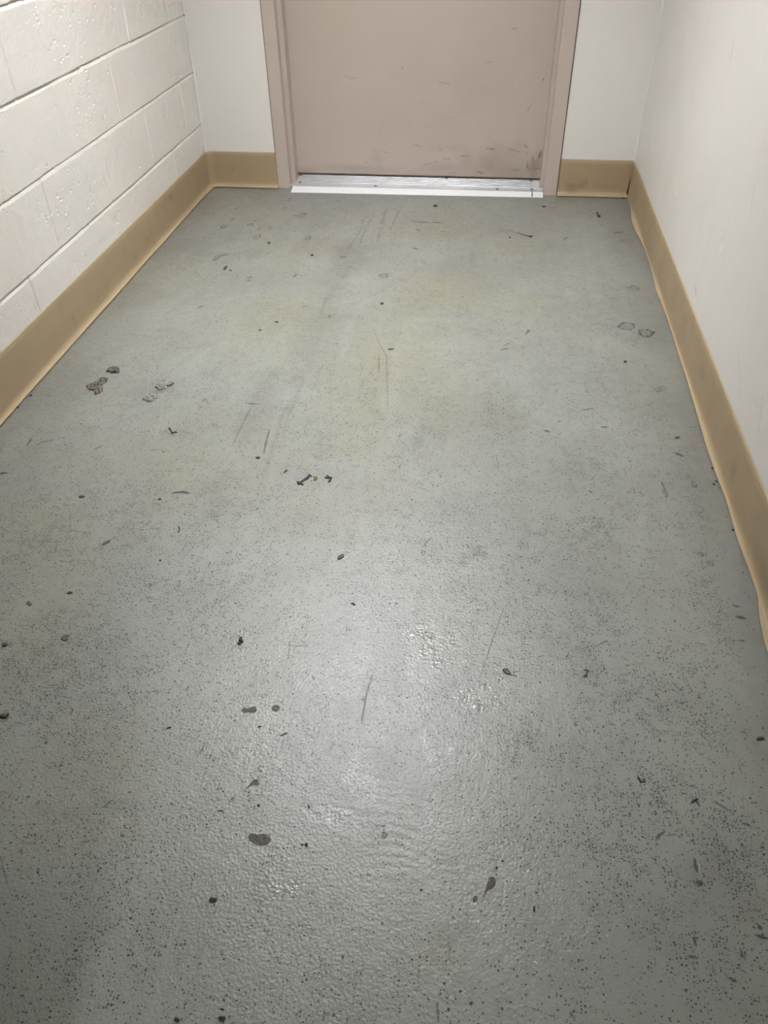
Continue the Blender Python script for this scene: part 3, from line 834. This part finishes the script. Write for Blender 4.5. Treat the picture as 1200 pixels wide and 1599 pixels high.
# thin dark strips laid along the line where frame meets wall
prism('frame_edge_strip', [(-.9445, YB - .0035), (-.9412, YB - .0035), (-.9412, YB + .001), (-.9445, YB + .001)], .0, 2.16, M_GAP, DOOR, 0)
prism('frame_edge_strip', [(.2968, YB - .0035), (.2995, YB - .0035), (.2995, YB + .001), (.2968, YB + .001)], .0, 2.16, M_GAP, DOOR, 0)


def door_leaf():
    xs = np.arange(-.8885, .2450, .004); zs = np.concatenate([np.arange(.038, 1.0, .004), [1.2, 1.6, 2.105]])
    C = Canvas(xs, zs, ['marks', 'grime', 'light', 'd'])
    Xm, Zm = np.meshgrid(xs, zs)

    def pt(u, v):
        dd = FW + RT * (u - 600.0) / F_PX - UP * (v - 799.5) / F_PX
        q = CAM + dd * ((DY - CAM[1]) / dd[1])
        return q[0], q[2]
    for k, (a, b, w, v) in enumerate([
        ((833, 160), (816, 185), .0030, .45), ((784, 229), (820, 240), .003, .4), ((818, 226), (826, 231), .003, .7), ((760, 232), (775, 234), .004, .65), ((720, 244), (741, 243), .0035, .6),
        ((660, 258), (715, 245), .003, .45), ((685, 231), (690, 235), .004, .5), ((648, 225), (660, 231), .003, .5), ((750, 195), (747, 212), .003, .3), ((540, 125), (560, 120), .003, .25),
        ((683, 128), (704, 131), .003, .35), ((758, 97), (768, 97), .004, .35), ((745, 268), (756, 271), .006, .55), ((800, 266), (845, 262), .006, .45), ((823, 252), (826, 264), .005, .7),
        ((846, 236), (842, 248), .008, .8), ((832, 240), (834, 262), .004, .5), ((823, 265), (845, 263), .003, .55), ((700, 270), (715, 271), .004, .4), ((590, 235), (610, 239), .003, .25),
        ((590, 208), (605, 205), .003, .2), ((650, 205), (740, 170), .003, .14), ((800, 120), (804, 160), .003, .15), ((690, 150), (640, 165), .003, .14), ((800, 44), (806, 46), .003, .5)]):
        C.stroke('marks', [pt(*a), pt(*b)], w, v, seed=900 + k, rough=.6, dash=.25)
    for k, (u, v, r) in enumerate([(629, 107, .0035), (849, 124, .0045), (572, 254, .0035), (694, 247, .0035), (824, 238, .004), (824, 260, .006), (817, 250, .003), (806, 44, .003)]):
        x, z = pt(u, v); C.blob('marks', x, z, r, r, .9, 0, .5, .3, None, 'max', 940 + k)
    for k, (u, v, du, dv, val) in enumerate([(800, 262, 80, 30, .55), (835, 262, 25, 26, .65), (790, 240, 70, 22, .3), (560, 262, 90, 8, .35), (690, 230, 40, 10, .25), (590, 245, 12, 16, .25),
                                             (480, 265, 30, 6, .3), (700, 262, 90, 12, .35), (620, 190, 160, 60, .12), (720, 130, 90, 70, .12)]):
        x, z = pt(u, v); s = 3.75 / F_PX
        C.blob('grime', x, z, du * s, dv * s, val, 0, 1.0, .6, None, 'max', 950 + k)
    C.c['grime'][:] = np.maximum(C.c['grime'], .3 * np.clip(1 - (Zm - .04) / .03, 0, 1) * fbm(Xm * 12, Zm * 3, 97, 2))
    # dents
    d = C.c['d']
    for (u, v, rx, rz, dep) in [(541, 122, .020, .009, -.0030), (545, 119, .022, .008, .0010), (593, 191, .006, .006, -.0020), (765, 97, .012, .004, -.0008)]:
        x, z = pt(u, v)
        d += dep * np.exp(-((Xm - x) / rx) ** 2 - ((Zm - z) / rz) ** 2)
    d += .0012 * (fbm(Xm * 3, Zm * 3, 98, 2) - .5)
    P = np.stack([Xm, DY - .0005 - d, Zm], -1)
    o = grid_mesh('door_leaf', P, M_DOOR, DOOR, {k: C.c[k] for k in ('marks', 'grime', 'light')}, True, False)
    # thickness of the leaf
    m = o.modifiers.new('thick', 'SOLIDIFY'); m.thickness = .044; m.offset = -1
    return o


door_leaf()


def threshold():
    root = empty('door_threshold', (-.32, 3.53, 0))
    tag(root, 'ribbed aluminium threshold ramp across the foot of the door', 'threshold')
    # sloping front nosing
    yl, yr = 3.486, 3.503
    def strip(name, x0, x1, prof, skew=True, mat=None):
        V = []; n = len(prof)
        for x, sk in ((x0, 0), (x1, 1)):
            for (y, z) in prof: V.append((x, y + (((yr - yl) * sk * max(0, (3.56 - y) / .07)) if skew else 0), z))
        Fc = [(i, (i + 1) % n, n + (i + 1) % n, n + i) for i in range(n)] + [tuple(range(n)), tuple(range(n, 2 * n))]
        return pydata(name, V, Fc, mat or M_METAL, root)
    o = strip('nosing', -.873, .2385, [(yl, .0003), (yl, .0025), (yl + .047, .0128), (yl + .049, .0132), (yl + .049, .0003)], mat=M_NOSE)
    o['label'] = 'smooth bright sloping front edge'
    # ribbed tread: ribs follow the width, the tread steps in behind the door stops
    def ribs(y0, z0, y1, z1, k, prof):
        for i in range(k):
            a, b = i / k, (i + .55) / k
            for q, up in ((a, 0), (a + .12 / k, .0016), (b, .0016), (b + .12 / k, 0)):
                prof.append((y0 + (y1 - y0) * q, z0 + (z1 - z0) * q + up))
    p1 = [(yl + .049, .0003)]
    ribs(yl + .049, .0122, STOP - .001, .0185, 5, p1); p1 += [(STOP - .001, .0185), (STOP - .001, .0003)]
    strip('tread', -.8855, .2395, p1)
    p2 = [(STOP - .001, .0003)]
    ribs(STOP - .001, .0185, DY + .02, .0345, 6, p2); p2 += [(DY + .02, .0345), (DY + .02, .0003)]
    strip('tread', -.8665, .2235, p2, False)
    for (x, y, z) in [(-.855, 3.627, .0345), (-.848, 3.572, .0185), (-.50, 3.553, .0165), (-.19, 3.637, .0360), (.04, 3.553, .0165), (.186, 3.628, .0345), (.19, 3.560, .0175)]:
        bm = bmesh.new()
        bmesh.ops.create_cone(bm, cap_ends=True, segments=16, radius1=.0075, radius2=.0055, depth=.0022)
        # cross recess cut as two crossed slots on the head
        me = bpy.data.meshes.new('screw')
        for q in bm.verts: q.co += Vector((x, y, z + .0008))
        bm.to_mesh(me); bm.free()
        s = link('screw', me, M_SCREW, root)
    # the cut through the nosing near its right end
    o = boxes('joint', [(.190, .1925, yl + .014, yl + .056, .004, .0142)], M_GAP, root)
    return root


threshold()


# ================================================================== LAMPS (overhead, out of the frame)
def lamp(name, x, y, power, label, sx=.34, sy=.40, baffle=BAFFLE):
    root = empty(name, (x, y, CEIL))
    tag(root, label, 'ceiling light')
    # a deep box luminaire: unseen dark baffles, added to cut sideways light, round a recessed lit panel
    t = .018; z0 = CEIL - baffle
    boxes('housing', [(x - sx / 2 - t, x - sx / 2, y - sy / 2 - t, y + sy / 2 + t, z0, CEIL), (x + sx / 2, x + sx / 2 + t, y - sy / 2 - t, y + sy / 2 + t, z0, CEIL),
                      (x - sx / 2, x + sx / 2, y - sy / 2 - t, y - sy / 2, z0, CEIL), (x - sx / 2, x + sx / 2, y + sy / 2, y + sy / 2 + t, z0, CEIL)], M_LAMPBODY, root)
    boxes('lit_panel', [(x - sx / 2 + .001, x + sx / 2 - .001, y - sy / 2 + .001, y + sy / 2 - .001, CEIL - .016, CEIL - .002)], mat_glow('lit_diffuser', power), root)
    return root


lamp('ceiling_light', LAMP_AT[0], LAMP_AT[1], LAMP_POWER, 'boxy dark-baffled ceiling light over the middle of the corridor')
lamp('ceiling_light', HALL_AT[0], HALL_AT[1], HALL_POWER, 'ceiling light in the hall behind the open doorway', .30, .3, .05)


# ================================================================== DEBRIS AND DROPS LYING ON THE FLOOR
def dark(name, rgb, rough=.6):
    return plain(name, rgb, rough, .45, 500, .0004)


M_BLACK = dark('black_crumb', (0.016, 0.015, 0.013))
M_BROWN = dark('brown_crumb', (0.070, 0.036, 0.022))
M_OLIVE = dark('olive_seed', (0.110, 0.090, 0.025))
M_GREY = dark('grey_flake', (0.085, 0.083, 0.075), .5)
M_DKGREY = dark('dark_grey_flake', (0.035, 0.033, 0.029), .5)
M_STRAW = dark('straw', (0.150, 0.115, 0.045))


def liquid(name, rgb):
    t = NT(name)
    return t.out(rgb, .06, None, Specular_IOR_Level=.6, Alpha=.34)


M_DROP = liquid('brownish_water', (0.105, 0.088, 0.060))
M_SPOT = liquid('oily_spot', (0.120, 0.105, 0.070))
FLOOR_Z = .0002


def lay(name, bm, u, v, mat, label, cat, group=None):
    c = at(u, v)
    me = bpy.data.meshes.new(name)
    bmesh.ops.recalc_face_normals(bm, faces=bm.faces)
    for q in bm.verts: q.co -= Vector((c[0], c[1], 0))
    bm.to_mesh(me); bm.free()
    o = link(name, me, mat, None, True)
    o.location = (c[0], c[1], FLOOR_Z)
    return tag(o, label, cat, group)


def fl(q):
    c = at(*q)
    return Vector((c[0], c[1], 0))


def blob_into(bm, u, v, du, dv, h, seed, rough=.45):
    c = fl((u, v)); ra = du * px(u, v); rb = .5 * float(np.linalg.norm((at(u, v - dv) - at(u, v + dv))[:2]))
    s0 = len(bm.verts)
    r = bmesh.ops.create_icosphere(bm, subdivisions=3, radius=1)
    for q in r['verts']:
        k = 1 + rough * 2 * (float(fbm(np.array([q.co.x * 1.6 + q.co.z + seed * 3.7]), np.array([q.co.y * 1.6 + q.co.z + seed]), 20, 3)[0]) - .5)
        q.co = Vector((c.x + q.co.x * ra * k, c.y + q.co.y * rb * k, h * (.45 + .55 * q.co.z * k)))


def crumb(u, v, du, dv, h, mat, label, cat='crumb', group='dark crumbs scattered over the floor', extra=(), name='crumb'):
    bm = bmesh.new()
    blob_into(bm, u, v, du, dv, h, u + v)
    for e in extra: blob_into(bm, e[0], e[1], e[2], e[3], h * .9, e[0] - e[1])
    return lay(name, bm, u, v, mat, label, cat, group)


def tube_into(bm, pts, w0, w1, h):
    """a flattened tapering stem along floor pixels"""
    P = [fl(q) for q in pts]
    rings = []
    for i, p in enumerate(P):
        d = (P[min(i + 1, len(P) - 1)] - P[max(i - 1, 0)]).normalized()
        n = Vector((-d.y, d.x, 0))
        f = i / (len(P) - 1)
        k = px(*pts[i]) * (w0 + (w1 - w0) * f) * .5 * (.8 + .4 * random.random())
        z = h * .5
        rings.append([bm.verts.new(p + n * k * math.cos(a) + Vector((0, 0, z + z * .95 * math.sin(a)))) for a in [j * math.pi / 4 for j in range(8)]])
    for a, b in zip(rings, rings[1:]):
        for j in range(8): bm.faces.new((a[j], a[(j + 1) % 8], b[(j + 1) % 8], b[j]))
    bm.faces.new(rings[0]); bm.faces.new(rings[-1])


def twig(stems, h, mat, label, cat='twig', group='dark twig bits on the floor', name='twig'):
    bm = bmesh.new()
    for pts, w0, w1 in stems:
        # a point halfway along each stretch keeps the bends soft
        q = [pts[0]]
        for a, b in zip(pts, pts[1:]): q += [((a[0] + b[0]) / 2 + random.uniform(-.3, .3), (a[1] + b[1]) / 2 + random.uniform(-.3, .3)), b]
        tube_into(bm, q, w0, w1, h)
    return lay(name, bm, *stems[0][0][len(stems[0][0]) // 2], mat, label, cat, group)


def flake(outline, t, curl, mat, label, cat='leaf flake', group='dry flakes on the floor', name='leaf_flake', stems=(), rim=None):
    """a thin curled flake: outline in floor pixels, lifted towards the middle"""
    bm = bmesh.new()
    P = []
    n = len(outline)
    for i in range(n):                                    # rounded outline
        a, b = outline[i], outline[(i + 1) % n]
        P += [fl(a), fl(((a[0] * .5 + b[0] * .5), (a[1] * .5 + b[1] * .5)))]
    c = sum(P, Vector()) / len(P)
    def ring(f, z): return [bm.verts.new(c + (p - c) * f + Vector((0, 0, z))) for p in P]
    R0 = ring(1.0, 0.0001); R1 = ring(1.0, t + curl); R2 = ring(.72, t + curl * .45); R3 = ring(.35, t)
    for a, b in ((R0, R1), (R1, R2), (R2, R3)):
        for j in range(len(P)): bm.faces.new((a[j], a[(j + 1) % len(P)], b[(j + 1) % len(P)], b[j]))
    bm.faces.new(R3); bm.faces.new(R0[::-1])
    for pts, w0, w1 in stems: tube_into(bm, pts, w0, w1, t + .0006)
    u = sum(q[0] for q in outline) / n; v = sum(q[1] for q in outline) / n
    o = lay(name, bm, u, v, mat, label, cat, group)
    if rim:
        o.data.materials.append(rim)
        for p in o.data.polygons:
            if p.index < 2 * len(P): p.material_index = 1
    return o


def pool(outline, h, mat, label, cat='drop', group='liquid spots on the floor', name='drop'):
    bm = bmesh.new()
    P = [fl(q) for q in outline]
    n = len(P); Q = []
    for i in range(n):                                    # Catmull-Rom rounded edge
        a, b, c, d = P[i - 1], P[i], P[(i + 1) % n], P[(i + 2) % n]
        for f in (0, .25, .5, .75):
            Q.append(.5 * ((2 * b) + (c - a) * f + (2 * a - 5 * b + 4 * c - d) * f * f + (3 * b - a - 3 * c + d) * f ** 3))
    c = sum(Q, Vector()) / len(Q)
    rings = []
    for f, z in ((1, 0), (.985, .35), (.93, .65), (.8, .88), (.55, .98), (.25, 1.0)):
        rings.append([bm.verts.new(c + (p - c) * f + Vector((0, 0, z * h))) for p in Q])
    for a, b in zip(rings, rings[1:]):
        for j in range(len(Q)): bm.faces.new((a[j], a[(j + 1) % len(Q)], b[(j + 1) % len(Q)], b[j]))
    bm.faces.new(rings[-1]); bm.faces.new(rings[0][::-1])
    u = sum(q[0] for q in outline) / n; v = sum(q[1] for q in outline) / n
    return lay(name, bm, u, v, mat, label, cat, group)


# the little cluster in the middle of the floor
twig([([(466, 757), (472, 752), (478, 748), (483, 744)], 4, 4), ([(464, 753), (470, 755), (474, 758)], 3, 2), ([(480, 749), (482, 745), (483, 741)], 3, 2)], .003, M_BLACK,
     'longest black twig bit, forked at both ends, in the small cluster mid floor')
crumb(485, 743.5, 2.6, 1.3, .002, M_BLACK, 'tiny black fleck just beyond the upper end of the longest forked twig bit')
crumb(493, 748, 2.6, 2.8, .003, M_OLIVE, 'olive yellow seed husk between the two black twig bits mid floor', 'seed', None, [(491, 745.5, 1, 1.4), (495, 745.5, .9, 1.2)], 'seed_husk')
twig([([(507, 746), (512, 747), (517, 748)], 2, 3), ([(511, 743), (514, 746), (517, 747)], 3, 3), ([(518, 746), (516, 751), (513, 753)], 3, 2)], .003, M_BLACK,
     'black three-pronged twig bit right of the olive seed husk')
twig([([(444, 738), (447, 735.5), (449, 735.5)], 2, 1.6), ([(446.5, 733.5), (447, 736)], 1.8, 1.8)], .002, M_BLACK, 'small black Y-shaped twig bit left of the twig cluster mid floor')
flake([(527, 873), (529, 869), (534, 866.5), (537.5, 866.5), (537, 870), (533, 873), (528.5, 875)], .0008, .0008, M_DKGREY, 'dark coffin-shaped leaf flake below the twig cluster mid floor', rim=M_BLACK)
crumb(551, 943, 3.0, 1.3, .0022, M_BLACK, 'two-lobed black crumb on the clean sheen below the coffin-shaped flake', extra=[(553.5, 944.5, 2, 1.2)])
crumb(403, 715, 3.4, 1.5, .0025, M_BLACK, 'dark oval crumb up and left of the twig cluster')
crumb(376, 999, 2.6, 3.6, .003, M_BLACK, 'largest black crumb, sitting on the shiny ring at left of centre', extra=[(374, 1005, 3, 2.4), (378.5, 1002, 1.6, 2)])
flake([(785, 1046), (789, 1044.5), (794, 1046), (797, 1050), (796, 1054), (791, 1053), (787, 1050)], .0006, .0010, M_GREY, 'grey leaf flake with dark rim and thin curved tail, right of centre', stems=[([(795, 1052), (800, 1054.5), (807, 1056.5)], 2, 1)], rim=M_BLACK)
twig([([(912, 1047), (916, 1046), (919, 1048)], 1.6, 1.4), ([(916, 1047), (917, 1052), (915, 1057)], 2, 2.2), ([(912, 1055), (915, 1057.5)], 1.6, 1.4)], .0018, M_DKGREY, 'hook-shaped dark fibre right of the tailed grey leaf flake')
twig([([(996, 1214), (999, 1218), (1002, 1223)], 3.4, 2.6)], .0026, M_BLACK, 'thick short black splinter at lower right beside a thin brown loop')
twig([([(1003, 1217), (1008, 1217), (1008, 1220), (1004, 1221)], 1.4, 1.0)], .0016, M_BROWN, 'thin brown loop of fibre touching the short black splinter')
twig([([(1080, 1254), (1085, 1250), (1090, 1248)], 3.4, 2.2), ([(1088, 1252), (1091, 1256), (1093, 1260)], 1.8, 1.2)], .0024, M_BLACK, 'black branched twig bit on the pitted floor at far lower right')
crumb(1188, 1154, 3.6, 2.4, .003, M_BROWN, 'reddish brown curled fragment near the right edge of the floor', 'fragment', None, [(1184, 1155, 2, 1.6), (1192, 1153.5, 1.6, 2)], 'fragment')
crumb(4, 1118, 4.4, 2.4, .003, M_BROWN, 'reddish brown fragment at the left edge of the floor', 'fragment', None, [(11, 1118, 2.4, 1.4), (8, 1120.5, 3, 1.2), (13, 1115, 1.4, .8)], 'fragment')
crumb(265, 1136.5, 2.6, 1.5, .002, M_BLACK, 'small dark crumb with a spur, left of the pair of oily spots', extra=[(261.5, 1137.5, 1.4, 1.2)])
crumb(478.5, 1319.5, 2.3, 2.6, .003, M_BLACK, 'larger round black crumb of the pair below the bright sheen')
crumb(472.5, 1319.5, 1.5, 1.6, .002, M_BLACK, 'smaller round black crumb of the pair below the bright sheen')
twig([([(438, 1149.5), (443, 1147), (449, 1145)], 1.2, 2.2)], .0016, M_BLACK, 'thin black splinter below the round oily spot')
twig([([(403, 1135.5), (406, 1135), (408.5, 1134.5)], 2.6, 1.2)], .002, M_BLACK, 'tiny tailed black twig bit below the long oily spot')
twig([([(482, 1258), (483.5, 1261), (482, 1263)], 2.2, 2)], .0022, M_BLACK, 'comma-shaped black twig bit left of the bright sheen')
crumb(404, 1258, 2.3, 1.5, .002, M_BLACK, 'black crumb between the pale tailed stain and the large oily puddle')
crumb(276.5, 1593, 3.6, 3.4, .004, M_BLACK, 'round black crumb at the bottom edge of the floor')
crumb(347, 1590.5, 4.6, 3.2, .004, M_BLACK, 'oval black crumb at the bottom edge of the floor')
crumb(348, 1576.5, 2.6, 1.4, .002, M_BLACK, 'thin dark crumb just above the oval black one at bottom edge')
crumb(333, 1405, 5.0, 3.6, .004, M_DKGREY, 'striped dark crumb like a tiny burr at lower left', 'burr', None, (), 'burr')
crumb(785.5, 1345, 2.0, 1.3, .002, M_DKGREY, 'upper of two small dark crumbs above the water drop')
crumb(776, 1355.5, 1.8, 2.6, .0025, M_DKGREY, 'lower of two small dark crumbs above the water drop')
twig([([(834, 1416), (834.5, 1420), (834.5, 1424)], 2.6, 2.2)], .0022, M_BLACK, 'upright dark splinter right of and below the water drop')
crumb(658, 1390, 1.6, 1.6, .002, M_BLACK, 'round black speck of grit left of the water drops')
crumb(8, 1007, 3.6, 2.4, .003, M_DKGREY, 'dark oval crumb at the left edge of the floor')
flake([(105, 926), (109, 924), (114, 925), (111, 927.5), (107, 928.5)], .0007, .0006, M_DKGREY, 'small dark flake near left, above the pale grey flake', rim=M_BLACK)
flake([(95, 999), (97, 994.5), (102, 993), (110, 991.5), (106, 995), (106, 999), (101, 1001.5)], .0006, .0005, M_GREY, 'broad flat grey flake with a dark corner on the left', rim=M_DKGREY)
flake([(41, 943), (44, 939), (48, 941), (50, 944), (46, 946.5)], .0006, .0005, M_GREY, 'small grey brown flake left of the small dark flake', rim=M_DKGREY)
flake([(159, 851), (163, 847), (169, 844), (173, 844), (170, 848), (164, 850.5)], .0006, .0005, M_GREY, 'slanting grey leaf-shaped flake at left with dark outline', rim=M_DKGREY)
crumb(128, 775.5, 4.4, 1.8, .0022, M_DKGREY, 'dark oval crumb above the slanting leaf-shaped flake')
twig([([(279, 823), (281, 827), (278.5, 832)], 2.2, 1.8)], .002, M_BLACK, 'upright hook of black twig left of the coffin-shaped flake')
crumb(249.5, 780, 2.2, 1.4, .002, M_BLACK, 'small black crumb below the long black scuff at left')
crumb(250.5, 875.5, 1.8, 1.4, .002, M_BLACK, 'round black crumb right of the slanting leaf-shaped flake')
twig([([(264.5, 668.5), (267, 673), (269.5, 677)], 2.4, 2.4), ([(269.5, 677), (273, 675), (276.5, 675.5)], 2.2, 2)], .0024, M_BLACK, 'black L-shaped twig lying on the yellowish brown stain')
crumb(597, 474.5, 2.3, 1.7, .0035, M_BLACK, 'lone round black crumb in the upper middle of the floor')
crumb(977, 565.5, 2.2, 1.6, .0035, M_BLACK, 'lone round black crumb near the right baseboard')
crumb(935.5, 337.5, 2.4, 2.4, .003, M_DKGREY, 'dark speck below the right baseboard corner by the door', extra=[(933, 333, 1.6, 1)])
crumb(828.5, 369.2, 3.0, 1.1, .003, M_BLACK, 'black crumb at the end of the brownish smear near the door')
crumb(797, 371, 1.6, .9, .002, M_DKGREY, 'small dark crumb left of the brownish smear near the door')
crumb(610.5, 545.5, 4.2, 1.2, .002, M_DKGREY, 'dark angular crumb where two long scratches meet')
crumb(432, 503, 2.6, 1, .002, M_DKGREY, 'dark crumb in the upper left of the floor near the grey drag streaks')
crumb(406.5, 516, 2.4, 1, .002, M_DKGREY, 'dark crumb down and left of the one by the grey drag streaks')
crumb(420.5, 379.5, 2.2, 1, .003, M_BLACK, 'black crumb among the chipped spots near the left end of the threshold')
crumb(487.5, 398.8, 2, 1.1, .003, M_BLACK, 'black crumb below the largest grey chip near the threshold')
crumb(680.5, 321.5, 3, 1.4, .004, M_DKGREY, 'dark crumb just in front of the middle of the threshold')
crumb(850, 323, 2.8, .9, .003, M_DKGREY, 'dark crumb in front of the right end of the threshold')
# grit lodged along the toes of the baseboards
for (u, v, r, t_) in [(48, 618, 2.0, 'speck of black grit beside the left baseboard, farther of two'), (28, 636, 1.8, 'speck of black grit touching the left baseboard toe, nearer of two'),
                      (1113, 731.5, 1.7, 'farthest of three black grit specks by the right baseboard'), (1119, 752, 1.7, 'black grit speck touching the right baseboard toe, middle of three'),
                      (1115, 756.5, 1.6, 'third of the black grit specks, lying just off the right baseboard'), (1145, 828, 1.8, 'nearest black grit speck, at the baseboard toe low on the right')]:
    crumb(u, v, r, r * .75, .002, M_BLACK, t_, 'grit', 'grit along the baseboards', (), 'grit')
twig([([(341, 1266), (346, 1265.5), (350, 1266.5)], 1.8, 1.2)], .0014, M_STRAW, 'thin straw-coloured sliver at lower left', 'sliver', None, 'sliver')

# liquid
pool([(761, 1379), (764, 1371), (770, 1369.5), (774.5, 1374), (774, 1382), (769, 1388), (763, 1390), (758, 1396), (755.5, 1399), (758, 1390)], .0022, M_DROP, 'larger brownish water drop with a thin tail at lower right of centre')
pool([(738, 1406), (741, 1400), (744.5, 1399), (746, 1403), (744, 1408), (740, 1409)], .0018, M_DROP, 'smaller water drop down and left of the tailed one')
pool([(377, 1109), (381, 1105.5), (388, 1106.5), (394, 1103.5), (400, 1104.5), (401, 1110), (396, 1113.5), (388, 1112.5), (381, 1113.5)], .0007, M_SPOT, 'long oily spot, left of a pair, on the left of the sheen', 'spot', name='oily_spot')
pool([(424, 1106), (427, 1102), (433, 1101), (437.5, 1104), (436, 1109), (431, 1111.5), (426, 1110)], .0007, M_SPOT, 'round oily spot, right of a pair, on the left of the sheen', 'spot', name='oily_spot')
pool([(388, 1306), (392, 1301), (401, 1303), (411, 1302), (420, 1304), (423, 1311), (418, 1319), (408, 1321), (398, 1318), (390, 1313)], .0009, M_SPOT, 'largest oily puddle with glinting edge, at lower left of the sheen', 'spot', name='oily_spot')
pool([(390, 1225), (396, 1218), (402, 1217), (405.5, 1222), (402, 1227), (396, 1226), (388, 1230), (382, 1234)], .0006, M_SPOT, 'pale oily spot with a trailing tail above the largest puddle', 'spot', name='oily_spot')
